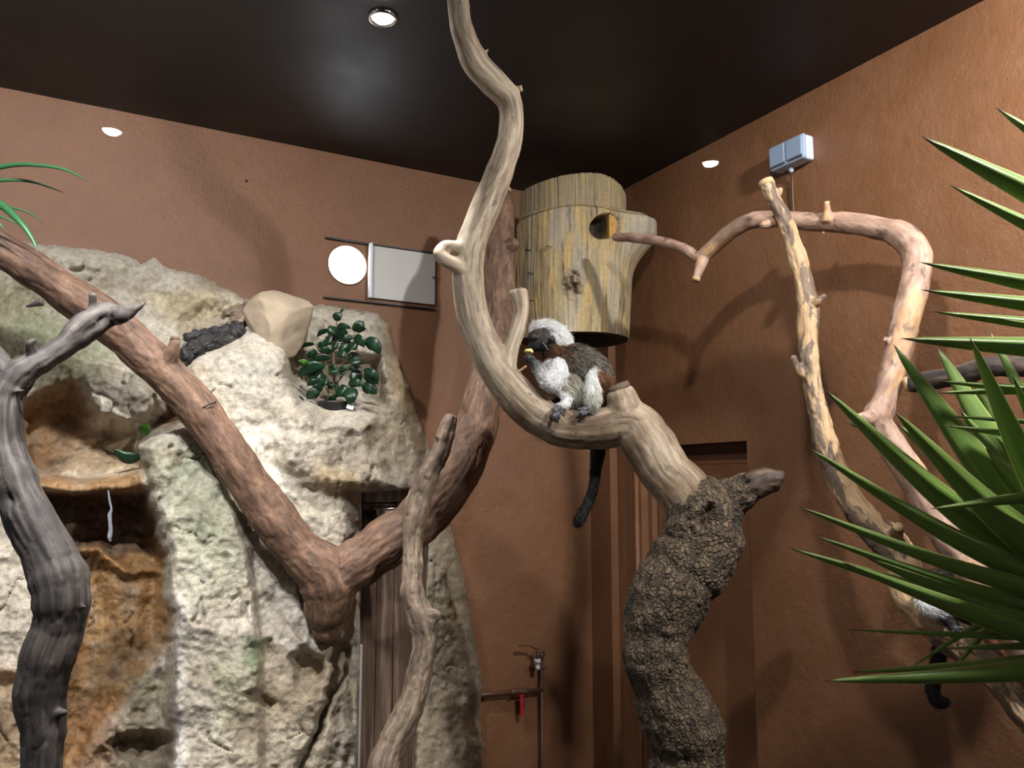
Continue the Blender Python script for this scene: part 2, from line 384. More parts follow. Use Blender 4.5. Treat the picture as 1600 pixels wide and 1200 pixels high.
# ------------------------------------------------------------------ rockwork
def sdf(poly, X, Y):
    P = np.array(poly, float); d = np.full(X.shape, 1e9); ins = np.zeros(X.shape, bool)
    for i in range(len(P)):
        a = P[i]; b = P[(i+1) % len(P)]; e = b-a; wx = X-a[0]; wy = Y-a[1]
        t = np.clip((wx*e[0]+wy*e[1])/(e@e), 0, 1); d = np.minimum(d, (wx-e[0]*t)**2+(wy-e[1]*t)**2)
        c = ((a[1] <= Y) & (b[1] > Y)) | ((a[1] > Y) & (b[1] <= Y))
        with np.errstate(divide='ignore', invalid='ignore'):
            xi = a[0]+(Y-a[1])*(b[0]-a[0])/(b[1]-a[1] if b[1] != a[1] else 1e-9)
        ins ^= c & (X < xi)
    return np.where(ins, 1, -1)*np.sqrt(d)
def mask(poly, X, Y, soft):
    t = np.clip(sdf(poly, X, Y)/soft*.5+.5, 0, 1); return t*t*(3-2*t)
OUT = [(-400, 330), (-60, 360), (0, 372), (60, 381), (110, 386), (180, 395), (205, 401), (222, 411), (240, 401), (262, 418), (320, 432), (352, 450), (392, 470),
       (430, 477), (470, 479), (500, 477), (560, 484), (590, 490), (607, 508), (622, 560), (648, 630), (668, 690), (688, 765), (706, 830), (722, 890), (735, 960),
       (747, 1020), (756, 1080), (748, 1125), (756, 1165), (752, 1230), (752, 2400), (-400, 2400)]
xs = np.concatenate([np.arange(-390, 0, 9), np.arange(0, 770, 2.6)]); ys = np.concatenate([np.arange(322, 1216, 2.6), np.arange(1222, 1960, 9)])
X, Y = np.meshgrid(xs, ys); nz = np.column_stack([X.ravel(), Y.ravel(), np.zeros(X.size)])
def n2(scale, s, o=3): return fbm(nz/scale, o, s).reshape(X.shape)
def rd(scale, s, o=4): return fbm(nz/scale, o, s, True).reshape(X.shape)
wx = X+9*n2(46, 1)+4*n2(15, 5, 2); wy = Y+9*n2(46, 2)+4*n2(15, 6, 2)
hx = X+3*n2(20, 3); hy = Y+3*n2(20, 4)
t = .05+.26*np.clip((Y-380)/800, 0, 1.3)
t *= 1-.45*np.clip((X-600)/140, 0, 1)
FEAT = [ # polygon, amount (m towards the room), softness px, hard?
 ([(285, 575), (300, 555), (345, 545), (380, 528), (420, 533), (450, 560), (470, 600), (500, 640), (590, 650), (596, 700), (620, 765), (560, 775), (560, 1200), (480, 1960), (250, 1960), (262, 1000), (250, 830), (215, 700), (230, 680), (290, 650)], .10, 26, 0),
 ([(340, 560), (395, 545), (430, 600), (470, 640), (500, 700), (470, 760), (420, 800), (380, 780), (345, 700), (310, 620)], .035, 40, 0),
 ([(455, 640), (500, 634), (586, 645), (592, 700), (616, 745), (650, 768), (560, 772), (500, 765), (450, 720)], .040, 20, 0),
 ([(470, 638), (586, 645), (588, 672), (470, 668)], .018, 9, 1),
 ([(380, 655), (395, 660), (470, 750), (560, 765), (560, 775), (470, 775), (400, 720)], -.02, 14, 0),
 ([(455, 540), (475, 560), (590, 560), (600, 630), (500, 630), (470, 632), (450, 590)], -.13, 12, 1),
 ([(292, 640), (250, 672), (217, 700), (232, 760), (250, 830), (262, 900), (267, 1000), (262, 1960), (430, 1960), (405, 1000), (385, 850), (345, 740)], .075, 9, 1),
 ([(30, 650), (60, 620), (130, 600), (150, 660), (210, 670), (265, 625), (280, 650), (216, 700), (228, 738), (120, 745), (40, 742)], -.12, 16, 0),
 ([(120, 595), (160, 580), (215, 578), (268, 612), (262, 640), (200, 672), (150, 655), (125, 625)], .09, 18, 0),
 ([(88, 740), (120, 715), (170, 708), (215, 722), (224, 742)], .06, 10, 0),
 ([(38, 741), (120, 750), (222, 738), (230, 760), (215, 770), (130, 774), (45, 766)], .075, 7, 1),
 ([(52, 772), (130, 778), (222, 770), (246, 830), (252, 885), (205, 880), (160, 850), (80, 850)], -.13, 13, 0),
 ([(95, 880), (150, 872), (200, 890), (250, 900), (262, 1000), (210, 1060), (150, 1130), (60, 1300), (30, 1300), (110, 1050), (90, 940)], -.07, 22, 0),
 ([(160, 900), (195, 870), (235, 930), (215, 1000), (180, 990)], .035, 20, 0),
 ([(566, 770), (642, 766), (668, 830), (664, 960), (648, 1120), (640, 1960), (552, 1960), (558, 1200), (563, 1000)], -.30, 3, 2),
 ([(90, 430), (200, 430), (330, 455), (385, 500), (290, 550), (160, 520), (60, 480)], -.035, 30, 0),
 ([(60, 384), (190, 396), (196, 420), (120, 412), (70, 402)], .02, 10, 0),
 ([(-60, 880), (20, 850), (60, 930), (68, 1000), (40, 1060), (-60, 1060)], .06, 14, 0),
 ([(-60, 1080), (40, 1070), (110, 1160), (95, 1960), (-60, 1960)], .07, 22, 0),
 ([(455, 1035), (478, 1018), (505, 1030), (508, 1050), (480, 1080), (462, 1072)], -.06, 7, 0),
 ([(395, 1010), (420, 1000), (428, 1022), (400, 1030)], -.025, 6, 0),
 ([(385, 1083), (400, 1078), (430, 1092), (415, 1102), (392, 1098)], -.03, 5, 0),
 ([(536, 1000), (550, 1010), (535, 1060), (505, 1130), (478, 1200), (470, 1300), (450, 1300), (478, 1170), (515, 1080)], -.07, 6, 0),
 ([(540, 1020), (560, 1010), (556, 1300), (500, 1300), (520, 1120)], -.035, 14, 0),
 ([(172, 1160), (200, 1145), (262, 1150), (270, 1185), (235, 1200), (195, 1190)], -.06, 8, 0),
 ([(463, 905), (480, 960), (487, 988), (505, 998), (530, 990), (535, 930), (520, 900)], -.07, 5, 1),
 ([(525, 918), (548, 912), (562, 935), (560, 985), (545, 1000), (528, 1002), (524, 970)], .035, 5, 1),
 ([(600, 490), (622, 560), (648, 630), (668, 690), (640, 720), (612, 640), (596, 560)], -.012, 10, 0),
 ([(640, 850), (680, 830), (700, 900), (706, 1000), (712, 1300), (650, 1300), (662, 1000)], .025, 14, 0),
 ([(275, 500), (330, 470), (385, 480), (350, 540), (300, 560)], -.03, 12, 0),
 ([(0, 400), (100, 480), (240, 560), (290, 600), (200, 590), (60, 540), (0, 500)], -.02, 26, 0),
]
for poly, a, s, hard in FEAT:
    if hard == 2: t += a*mask(poly, X+.6*n2(12, 9), Y+.6*n2(12, 9), s)
    elif hard: t += a*mask(poly, hx, hy, s)
    else: t += a*mask(poly, wx, wy, s)
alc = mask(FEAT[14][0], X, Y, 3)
rough_amt = (1-alc)
t += rough_amt*(.017*n2(95, 21, 4)+.012*rd(60, 25)*np.clip((Y-380)/200, .3, 1)+.005*n2(22, 31, 3)+.0045*n2(8, 41, 3)+.0025*rd(11, 43, 2))
# long drips and folds running down the rock
st = np.column_stack([(X.ravel()+.25*Y.ravel())/26, Y.ravel()/150, np.zeros(X.size)]); t += rough_amt*.010*fbm(st, 3, 51).reshape(X.shape)
cr = fbm(np.column_stack([wx.ravel()/70, wy.ravel()/110, np.zeros(X.size)]), 3, 61).reshape(X.shape); t -= rough_amt*.012*np.exp(-(cr/.018)**2)*(n2(80, 66, 2) > .0)
se = sdf(OUT, X+2.5*n2(14, 71), Y+2.5*n2(14, 72)); edge = np.sqrt(np.clip(se/26, 0, 1))
t = np.maximum(t, .022)*edge-.006*(1-edge)
rx = ray(X, Y); PW = on_wall(X, Y, NL); dist = (PW-np.array([0, 0, EYE])); u = dist/np.linalg.norm(dist, axis=2)[..., None]
tt = t/np.abs(u@NL)*1.0
RP = PW-u*tt[..., None]
def rock_point(px, py, lift=0.0):
    i = np.abs(ys-py).argmin(); j = np.abs(xs-px).argmin(); return RP[i, j]-u[i, j]*lift
def rock_Y(px, py, lift=0.0): return rock_point(px, py, lift)[1]
keep = se > -1.0; idm = -np.ones(X.shape, int)
nr, nc = X.shape; kf = keep[:-1, :-1] & keep[1:, :-1] & keep[:-1, 1:] & keep[1:, 1:]
use = np.zeros(X.shape, bool)
for a in (0, 1):
    for b in (0, 1): use[a:nr-1+a, b:nc-1+b] |= kf
idm[use] = np.arange(use.sum()); I, J = np.nonzero(kf)
faces = np.column_stack([idm[I+1, J], idm[I+1, J+1], idm[I, J+1], idm[I, J]]).tolist()
def lin(c): return np.array(S(*c)[:3])
colr = np.broadcast_to(lin((200, 190, 174)), X.shape+(3,)).copy(); wet = np.zeros(X.shape)
def paint(poly, c, k, soft, wt=None):
    global colr, wet
    m = mask(poly, wx, wy, soft)*k; m = m*np.clip(1+.5*n2(18, 81), 0, 1); colr = colr*(1-m[..., None])+lin(c)*m[..., None]
    if wt is not None: wet = np.maximum(wet, mask(poly, wx, wy, soft)*wt)
nn = np.clip(n2(120, 91, 4)*1.6, -1, 1)[..., None]; colr = colr*(1-np.clip(nn, 0, 1)*.35)+lin((176, 160, 134))*np.clip(nn, 0, 1)*.35
nn = np.clip(n2(90, 95, 4)*1.8, 0, 1)[..., None]; colr = colr*(1-nn*.45)+lin((184, 174, 148))*nn*.45
nn = np.clip(fbm(np.column_stack([(X.ravel()+.3*Y.ravel())/20, Y.ravel()/90, np.zeros(X.size)]), 4, 97).reshape(X.shape)*1.8-.1, 0, 1)[..., None]; colr = colr*(1-nn*.45)+lin((150, 138, 122))*nn*.45
PAINT = [([(-60, 400), (60, 440), (200, 560), (120, 620), (-60, 620)], (150, 146, 112), .7, 50),
 ([(20, 480), (120, 500), (200, 560), (120, 580), (40, 570)], (138, 148, 118), .55, 25),
 ([(90, 430), (190, 425), (230, 450), (150, 470)], (168, 156, 138), .6, 18),
 ([(60, 395), (190, 410), (230, 425), (120, 424)], (186, 178, 150), .5, 12),
 ([(215, 460), (330, 450), (370, 480), (290, 520)], (196, 178, 128), .6, 22),
 ([(340, 560), (420, 560), (430, 640), (380, 620)], (186, 180, 170), .6, 24),
 ([(235, 700), (330, 690), (370, 800), (360, 880), (290, 850), (250, 780)], (158, 164, 136), .65, 28),
 ([(270, 820), (350, 850), (380, 930), (300, 950), (270, 900)], (160, 164, 138), .5, 30),
 ([(385, 990), (405, 995), (415, 1040), (395, 1060), (380, 1030)], (88, 122, 84), .85, 12),
 ([(330, 1000), (390, 1040), (400, 1130), (350, 1150)], (160, 162, 130), .5, 26),
 ([(400, 1010), (540, 1010), (540, 1090), (470, 1130), (400, 1120)], (160, 140, 112), .6, 30),
 ([(400, 1100), (540, 1060), (556, 1300), (380, 1300)], (168, 152, 128), .55, 40),
 ([(505, 700), (590, 650), (600, 760), (520, 760)], (178, 166, 148), .5, 24),
 ([(490, 720), (560, 735), (575, 762), (540, 772), (480, 750)], (172, 140, 84), .55, 12),
 ([(590, 560), (650, 650), (660, 740), (600, 720)], (168, 150, 118), .6, 26),
 ([(600, 500), (618, 520), (676, 700), (655, 710), (612, 590)], (198, 172, 122), .6, 9),
 ([(640, 760), (780, 760), (780, 1960), (640, 1960)], (172, 156, 130), .8, 18),
 ([(715, 870), (740, 960), (760, 1100), (735, 1120), (720, 1000)], (106, 100, 88), .6, 10),
 ([(690, 880), (725, 960), (720, 1060), (700, 1000)], (178, 164, 136), .5, 14),
 ([(30, 630), (110, 600), (135, 640), (130, 690), (80, 742), (30, 735)], (162, 120, 76), .9, 18, .75),
 ([(70, 660), (110, 640), (128, 670), (100, 690)], (84, 54, 28), .8, 10),
 ([(120, 690), (200, 680), (226, 735), (90, 742)], (196, 160, 112), .6, 14, .3),
 ([(38, 738), (120, 748), (224, 738), (228, 765), (130, 776), (45, 768)], (172, 122, 62), .8, 7, .95),
 ([(52, 768), (230, 768), (256, 860), (250, 900), (150, 880), (60, 860)], (104, 66, 34), .92, 6, .5),
 ([(60, 850), (252, 870), (268, 1000), (215, 1070), (150, 1140), (90, 1300), (20, 1300), (100, 1060), (80, 930)], (166, 126, 78), .92, 6, .9),
 ([(110, 860), (250, 890), (240, 940), (120, 920)], (126, 86, 48), .6, 16, .9),
 ([(105, 960), (135, 960), (130, 1080), (105, 1100)], (116, 72, 34), .6, 10, .8),
 ([(110, 1090), (190, 1080), (185, 1300), (100, 1300)], (128, 88, 50), .8, 18, .5),
 ([(-60, 1060), (40, 1040), (40, 1300), (-60, 1300)], (178, 140, 88), .7, 20, .4),
 ([(258, 635), (285, 600), (292, 640), (262, 668)], (150, 100, 56), .8, 8, .7),
 ([(170, 1140), (265, 1145), (272, 1230), (180, 1230)], (96, 82, 60), .6, 12),
 ([(200, 1060), (260, 1040), (262, 1140), (190, 1140)], (158, 146, 116), .7, 14),
 ([(277, 930), (287, 930), (292, 1300), (280, 1300), (274, 1100)], (232, 228, 222), .6, 9),
 ([(430, 900), (470, 920), (500, 1000), (490, 1040), (440, 1010), (420, 950)], (222, 214, 204), .6, 12),
 ([(400, 655), (470, 740), (450, 800), (380, 760), (360, 690)], (226, 218, 202), .8, 28)]
for p in PAINT: paint(*p)
gr = np.clip(n2(5, 111, 2)*2-.7, 0, 1)[..., None]; colr = colr*(1-gr*.45)
gr = np.clip(n2(34, 115, 4)*2.6-.35, 0, 1)[..., None]; colr = colr*(1-gr*.5)+lin((150, 132, 108))*gr*.5
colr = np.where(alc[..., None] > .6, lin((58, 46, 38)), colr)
M['rock'] = attr_mat('sculpted_rock', rough=.8, noise=.42, scale=70, bs=.75, bd=.007, wet=True, bump2=26)
rock = obj('artificial_rock', RP[use], faces, M['rock'], None, True, {'tint': ('FLOAT_COLOR', np.column_stack([colr[use], wet[use]]))})
tag(rock, 'large cream sculpted rock face covering the left wall, with a wet orange waterfall niche', 'rock')
# back wall of the dim visitor side (seen only as a reflection in the glass)
quad_slab('wall_back', [(-2.6, -3, 0), (2.6, -3, 0), (2.6, -3, CEIL), (-2.6, -3, CEIL)], (0, 1, 0), .05, flat('visitor_wall', S(60, 48, 42), .8))
vstack = None
# loose boulder on top of the rockwork
P0 = at(436, 507, rock_Y(430, 520, .0)+.0)
bm = bmesh.new(); bmesh.ops.create_icosphere(bm, subdivisions=5, radius=1)
Vb = np.array([v.co[:] for v in bm.verts]); Fb = [tuple(v.index for v in f.verts) for f in bm.faces]; bm.free()
def facet_rock(center, size, seed, cuts=9, amp=.05):
    r = np.random.default_rng(seed); V = Vb.copy()
    for k in range(cuts):
        n = r.normal(size=3); n /= np.linalg.norm(n); d = r.uniform(.50, .80); e = V@n-d; V -= np.outer(np.clip(e, 0, None), n)*.92
    V = V*np.array(size); V += Vb*(amp*size[0]*fbm(Vb*2.2+seed, 4, seed))[:, None]; return V+np.array(center)
br = facet_rock(P0, (.110, .09, .100), 12, 12)
o = obj('boulder', br, Fb, flat('tan_boulder', S(176, 158, 134), .8, 0, .14, 26, .9), None); tag(o, 'smooth tan angular boulder on top of the rock face, left of the potted fig', 'boulder')

# wooden panel, lintel board, steel edge and feeding bowl in the alcove of the rock
M['board'] = flat('x', S(0, 0, 0))
tb = NT('dark_wood_panel'); cb = tb.coord(None, (16, 16, .9)); nb = tb.noise(cb, 3, 8, .65, .3)
tb.base(tb.ramp(nb, [(.3, S(70, 54, 46)), (.5, S(108, 88, 76)), (.7, S(156, 134, 118))])); tb.rough(.38); tb.bump(nb, .3, .002); M['board'] = tb.m
def wall_frame(px, py, off): return on_wall(px, py, NL, off)
pan = root('wooden_panel', wall_frame(600, 1190, .03), 'dark brown wooden panel of upright boards set in the alcove of the rock', 'panel')
sa = s_left(wall_frame(668, 900, .13)); sb = s_left(wall_frame(556, 1180, .13)); zt = wall_frame(600, 774, .15)[2]
zl = wall_frame(600, 785, .15)[2]; n_b = 4
bs_ = np.linspace(sa, sb, n_b+1)
for k in range(n_b):
    bevel(obj('board', *lbox(bs_[k]+.001, bs_[k+1]-.001, 0.02, zl-.003, .105+.002*(k % 2), .130+.002*(k % 2)), M['board'], pan, False), .002)
bevel(obj('lintel_board', *lbox(sa, sb, zl, zt+.03, .105, .140), M['board'], pan, False), .003)
se0 = s_left(wall_frame(562, 1100, .165)); st_ = wall_frame(562, 1008, .165)[2]
o = obj('steel_edge_strip', *lbox(se0-.004, se0+.003, .02, st_, .13, .168), flat('white_edge_metal', S(205, 205, 205), .4, .2), None, False)
tag(o, 'thin pale metal strip standing upright along the left edge of the rock alcove', 'strip'); bevel(o, .001)
bc = wall_frame(613, 794, .205)
bowl = root('feeding_bowl', bc, 'round stainless steel bowl hanging in a rim holder in the rock alcove', 'bowl')
prof = [(.052, .0), (.049, -.002), (.046, -.02), (.038, -.042), (.02, -.052), (.001, -.054)]
V = []; Fc = []; ns = 40
for r_, z_ in prof+[(r_-.0012 if r_ > .002 else .001, z_+.0012) for r_, z_ in prof[::-1]]:
    for j in range(ns): V.append(bc+np.array([r_*math.cos(j*2*math.pi/ns), r_*math.sin(j*2*math.pi/ns), z_]))
for i in range(2*len(prof)-1):
    for j in range(ns): Fc.append((i*ns+j, i*ns+(j+1) % ns, (i+1)*ns+(j+1) % ns, (i+1)*ns+j))
obj('bowl_body', V, Fc, M['chrome'], bowl)
th = np.linspace(0, 2*math.pi, 41); v, f = tube(np.column_stack([bc[0]+.053*np.cos(th), bc[1]+.053*np.sin(th), bc[2]+0*th]), .003, 8, False)
obj('rim_ring', v, f, M['chrome'], bowl)
hb = wall_frame(576, 804, .148); bevel(obj('bracket', *box(hb, .012, .010, .013, AXL), M['black'], bowl, False), .002)
v, f = tube([hb, (hb+bc)/2+np.array([0, -.01, .004]), bc+np.array([-.045, -.02, 0])], .0028, 8); obj('bracket_arm', v, f, M['chrome'], bowl)

# ------------------------------------------------------------------ branches
def nz_disp(a1, s1, a2, s2, crack=0, cs=None, seed=0, clip=.35):
    def f(P, G, R, K):
        g = G*np.array([.35, 1, 1]); d = a1*fbm(g*s1, 3, seed)+a2*fbm(G*np.array([.5, 1, 1])*s2, 3, seed+9)
        if crack:
            r = fbm(G*np.array(cs), 3, seed+20); d = d-crack*np.exp(-(r/.10)**2)
        return d*np.clip(R/.02, .25, 1.3)
    return f
def cut_end(parent, pts, mat='cut', name='cut_end', k=1.0):
    """pale sawn disc on the end of a limb: pts = (px,py,Y,w),(previous)"""
    C, R = chain(pts, 4); d = C[-1]-C[-2]; d /= np.linalg.norm(d); v, f = tube([C[-1]-d*.004, C[-1]+d*R[-1]*.32*1.0+d*.0015], [R[-1]*.93*k, R[-1]*.86*k], 20)
    return obj(name, v, f, M[mat], parent)

# reddish V-shaped branch
bV = root('forked_branch', at(508, 985, 2.02), 'thick reddish brown V-shaped branch wedged in the rock, reaching to the left edge and centre', 'branch')
Lr = [[(-70, 350, 1.62, 54), (5, 392, 1.66, 56), (60, 428, 1.70, 60), (110, 462, 1.74, 62), (200, 530, 1.80, 64), (285, 612, 1.85, 66), (350, 697, 1.89, 66), (400, 772, 1.93, 66), (460, 850, 1.97, 74), (512, 905, 2.0, 88), (512, 965, 2.02, 62), (512, 992, 2.03, 44)],
      [(505, 915, 2.0, 60), (560, 880, 2.01, 76), (620, 838, 2.03, 78), (668, 800, 2.05, 76), (705, 752, 2.07, 76), (738, 680, 2.10, 70), (755, 620, 2.12, 62), (772, 560, 2.14, 58), (782, 500, 2.16, 56), (780, 440, 2.18, 58), (778, 385, 2.20, 62), (784, 350, 2.21, 42), (788, 322, 2.215, 32), (790, 300, 2.22, 22)],
      [(778, 395, 2.20, 44), (797, 384, 2.16, 26), (806, 378, 2.14, 16)],
      [(265, 560, 1.81, 26), (272, 540, 1.80, 17), (273, 532, 1.80, 15)]]
organic('limb', Lr, .0042, M['red'], bV, nz_disp(.006, 12, .0018, 60, .0016, (14, 40, 40), 3), 3)
cut_end(bV, [(788, 322, 2.215, 32), (790, 298, 2.22, 20)], 'paletip')
cut_end(bV, [(272, 540, 1.80, 17), (273, 530, 1.80, 15)], 'red')
o_, _ = organic('knot', [[(66, 472, 1.66, 13), (45, 478, 1.655, 5), (40, 479, 1.653, 3)]], .0015, M['grey'], bV, None, 1)
v, f = tube(at(np.array([296, 300, 312, 326, 336, 338]), np.array([652, 647, 640, 632, 629, 626]), np.array([1.87, 1.835, 1.822, 1.824, 1.84, 1.86])), .0016, 6)
obj('wire_tie', v, f, M['wire'], bV)

# thin grey-brown branch in front of it
bT = root('slender_branch', at(590, 1200, 1.75), 'slender grey brown branch with a knee, leaning upright in front of the wooden panel', 'branch')
Lt = [[(706, 650, 1.93, 22), (700, 668, 1.93, 30), (688, 705, 1.93, 30), (668, 745, 1.93, 34), (652, 790, 1.93, 36), (645, 840, 1.92, 34), (644, 890, 1.90, 34), (646, 935, 1.88, 38), (662, 975, 1.86, 46), (664, 1010, 1.85, 40), (655, 1055, 1.84, 40), (640, 1105, 1.82, 42), (615, 1160, 1.79, 46), (598, 1215, 1.76, 52), (592, 1400, 1.7, 50), (600, 1850, 1.66, 46)],
      [(664, 968, 1.86, 34), (680, 962, 1.85, 20), (686, 968, 1.845, 8)],
      [(688, 690, 1.92, 8), (680, 681, 1.91, 3)], [(612, 1150, 1.80, 22), (603, 1140, 1.80, 12)]]
organic('limb', Lt, .0034, M['weathered'], bT, nz_disp(.005, 16, .0018, 80, .002, (16, 50, 50), 5), 5)

# dark grey driftwood at the left front
bG = root('driftwood_branch', at(65, 1200, 1.25), 'dark grey weathered driftwood branch rising at the left front edge, with a forked tip', 'branch')
Lg = [[(206, 486, 1.42, 20), (186, 491, 1.41, 30), (165, 492, 1.40, 40), (140, 508, 1.38, 46), (108, 535, 1.36, 42), (72, 560, 1.34, 42), (40, 580, 1.32, 52), (14, 610, 1.31, 62), (4, 650, 1.30, 58), (8, 700, 1.30, 60), (26, 760, 1.29, 66), (52, 820, 1.28, 70), (82, 880, 1.27, 82), (96, 935, 1.26, 84), (88, 985, 1.26, 78), (70, 1035, 1.25, 78), (60, 1085, 1.25, 72), (66, 1140, 1.25, 62), (62, 1210, 1.24, 60), (60, 1500, 1.22, 64), (70, 2000, 1.2, 66)],
      [(-50, 540, 1.33, 56), (-15, 565, 1.32, 56), (10, 600, 1.31, 52)],
      [(150, 500, 1.39, 26), (145, 480, 1.38, 17), (145, 458, 1.37, 14)],
      [(184, 493, 1.40, 30), (190, 494, 1.36, 24)], [(196, 489, 1.41, 16), (210, 484, 1.42, 12), (220, 480, 1.42, 7), (229, 471, 1.42, 3.5), (232, 464, 1.42, 2)],
      [(50, 552, 1.32, 20), (48, 537, 1.31, 14), (56, 530, 1.31, 7)], [(92, 1115, 1.24, 16), (104, 1113, 1.235, 8)],
      [(125, 948, 1.25, 10), (134, 947, 1.245, 4)], [(30, 612, 1.29, 10), (40, 609, 1.285, 3)]]
def gd(P, G, R, K):
    d = nz_disp(.006, 13, .0012, 70, .002, (5, 55, 55), 8)(P, G, R, K)
    for q, rr, dep in ((at(44, 790, 1.235), .010, .010), (at(8, 780, 1.25), .014, .013), (at(42, 1070, 1.20), .008, .006), (at(164, 497, 1.37), .009, .010)):
        d = d-dep*np.exp(-((P-q)**2).sum(1)/rr**2)
    return d
organic('limb', Lg, .0036, M['grey'], bG, gd, 8)
cut_end(bG, [(184, 493, 1.40, 30), (190, 494, 1.355, 24)], 'grey')

# pale climbing tree: smooth limb and rough trunk
bP = root('climbing_tree', at(1075, 1200, 1.62), 'pale climbing tree whose smooth limb carries the eating monkey above a rough dark trunk', 'tree')
Lp = [[(700, -60, 1.56, 34), (714, -10, 1.58, 34), (722, 45, 1.60, 36), (744, 98, 1.63, 42), (770, 128, 1.65, 42), (796, 160, 1.67, 38), (798, 210, 1.69, 38), (782, 265, 1.71, 42), (760, 320, 1.73, 46), (738, 375, 1.74, 48), (731, 430, 1.75, 50), (738, 490, 1.76, 52), (758, 545, 1.77, 54), (788, 595, 1.78, 58), (828, 640, 1.79, 62), (880, 668, 1.79, 64), (935, 670, 1.78, 66), (985, 662, 1.77, 74), (1012, 690, 1.76, 82), (1035, 730, 1.75, 82), (1070, 770, 1.73, 84), (1090, 800, 1.72, 92)],
      [(985, 668, 1.77, 74), (975, 634, 1.765, 56), (966, 612, 1.76, 46)],
      [(740, 385, 1.735, 26), (712, 386, 1.72, 20), (696, 386, 1.715, 21), (688, 396, 1.71, 22), (696, 406, 1.71, 22), (712, 414, 1.72, 24), (732, 428, 1.74, 30)],
      [(790, 585, 1.77, 34), (797, 550, 1.765, 25), (810, 510, 1.76, 24), (815, 480, 1.757, 24), (811, 455, 1.755, 26)],
      [(803, 462, 1.755, 14), (797, 455, 1.75, 8)], [(800, 142, 1.66, 16), (812, 139, 1.66, 10)],
      [(752, 88, 1.62, 5), (760, 80, 1.62, 4), (764, 77, 1.62, 3.5)], [(759, 81, 1.62, 3.5), (761, 86, 1.62, 2.5)]]
def pcol(inf): return None
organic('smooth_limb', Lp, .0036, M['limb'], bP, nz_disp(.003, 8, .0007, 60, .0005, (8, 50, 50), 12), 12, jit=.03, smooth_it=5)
organic('twig', [[(806, 583, 1.765, 5), (814, 578, 1.76, 4), (823, 572, 1.755, 3.5)]], .0012, M['paletip'], bP, None, 3)
cut_end(bP, [(975, 634, 1.765, 56), (966, 608, 1.76, 44)], 'weathered')
cut_end(bP, [(800, 142, 1.66, 16), (813, 138.5, 1.66, 11)], 'paletip')
o_, _ = organic('broken_tip', [[(1160, 766, 1.70, 40), (1180, 757, 1.692, 44), (1200, 751, 1.685, 40), (1214, 748, 1.68, 34), (1220, 750, 1.68, 26)], [(1210, 742, 1.68, 18), (1221, 743, 1.68, 12)], [(1206, 758, 1.685, 16), (1217, 757, 1.685, 9)]], .0030, bark('dark_broken_wood', [(.35, S(40, 30, 27)), (.5, S(74, 58, 50)), (.65, S(124, 104, 88))], (10, 60, 60), None, .6, .5, .004), bP, nz_disp(.004, 24, .002, 90, 0, None, 61), 61)
Lk = [[(1075, 775, 1.72, 92), (1098, 800, 1.72, 116), (1092, 850, 1.71, 124), (1062, 900, 1.70, 124), (1036, 950, 1.69, 116), (1024, 1000, 1.68, 106), (1030, 1050, 1.67, 108), (1052, 1100, 1.66, 116), (1068, 1150, 1.65, 118), (1072, 1210, 1.64, 116), (1062, 1400, 1.62, 124), (1050, 1960, 1.6, 136)],
      [(1105, 800, 1.72, 84), (1140, 778, 1.71, 66), (1166, 764, 1.70, 52), (1178, 758, 1.695, 36)],
      [(1168, 748, 1.675, 20), (1170, 743, 1.665, 14)]]
def kd(P, G, R, K):
    g = G*np.array([1, 1, 1.]); d = .007*fbm(g*np.array([8, 14, 14]), 2, 4)+.0045*fbm(g*70, 3, 14)-.0025*np.exp(-(fbm(g*np.array([34, 40, 40]), 2, 24)/.12)**2)
    q = at(1104, 808, 1.63); rr = np.sqrt((((P-q)*np.array([1, .5, 1]))**2).sum(1)); ang = (P[:, 0]-q[0])*.86+(P[:, 2]-q[2])*.5
    el = np.sqrt(((P[:, 0]-q[0])*.86-(P[:, 2]-q[2])*.5)**2/.014**2+((P[:, 0]-q[0])*.5+(P[:, 2]-q[2])*.86)**2/.030**2)
    near = P[:, 1] < q[1]+.06
    d = d-np.where(near & (el < 1.25), .022*np.clip((1.15-el)*4, 0, 1)*np.clip(el*1.6+.2, 0, 1), 0)+np.where(near, .004*np.exp(-((el-1.25)/.15)**2), 0)
    return d
organic('trunk', Lk, .0040, M['dark'], bP, kd, 22, smooth_it=2)

# dead snag of dark driftwood on the rock top
sy = rock_Y(330, 530, .06)
bS = root('charred_driftwood', at(330, 530, sy), 'short knobbly piece of charred black and brown driftwood lying on the rock top', 'driftwood')
yk = [rock_Y(*p, .035) for p in ((290, 555), (310, 545), (335, 535), (360, 520), (375, 500), (385, 480))]
organic('charred_wood', [[(284, 572, yk[0], 19), (296, 553, yk[0], 27), (318, 540, yk[1], 27), (340, 530, yk[2], 30), (362, 520, yk[3], 30), (372, 510, yk[3], 22)],
                 [(292, 527, yk[1]-.01, 15), (312, 523, yk[2]-.01, 19), (334, 519, yk[2]-.01, 16), (345, 523, yk[3], 14)], [(338, 528, yk[2]-.01, 8), (337, 512, yk[2]-.02, 5)]],
        .0024, bark('charred_bark', [(.35, S(18, 17, 19)), (.5, S(40, 37, 38)), (.65, S(86, 80, 78))], (20, 60, 60), None, .7, .7, .004), bS, nz_disp(.008, 34, .005, 80, .004, (40, 70, 70), 6), 6, jit=.3)
organic('brown_wood', [[(352, 523, yk[3], 22), (366, 506, yk[4], 24), (378, 490, yk[5], 27), (388, 480, yk[5], 22)], [(380, 486, yk[5], 19), (364, 484, yk[4], 15), (352, 491, yk[4], 12), (347, 496, yk[4], 8)], [(374, 482, yk[5], 11), (370, 475, yk[5], 8)]],
        .0024, M['weathered'], bS, nz_disp(.008, 34, .004, 80, .003, (40, 70, 70), 7), 7, jit=.25)

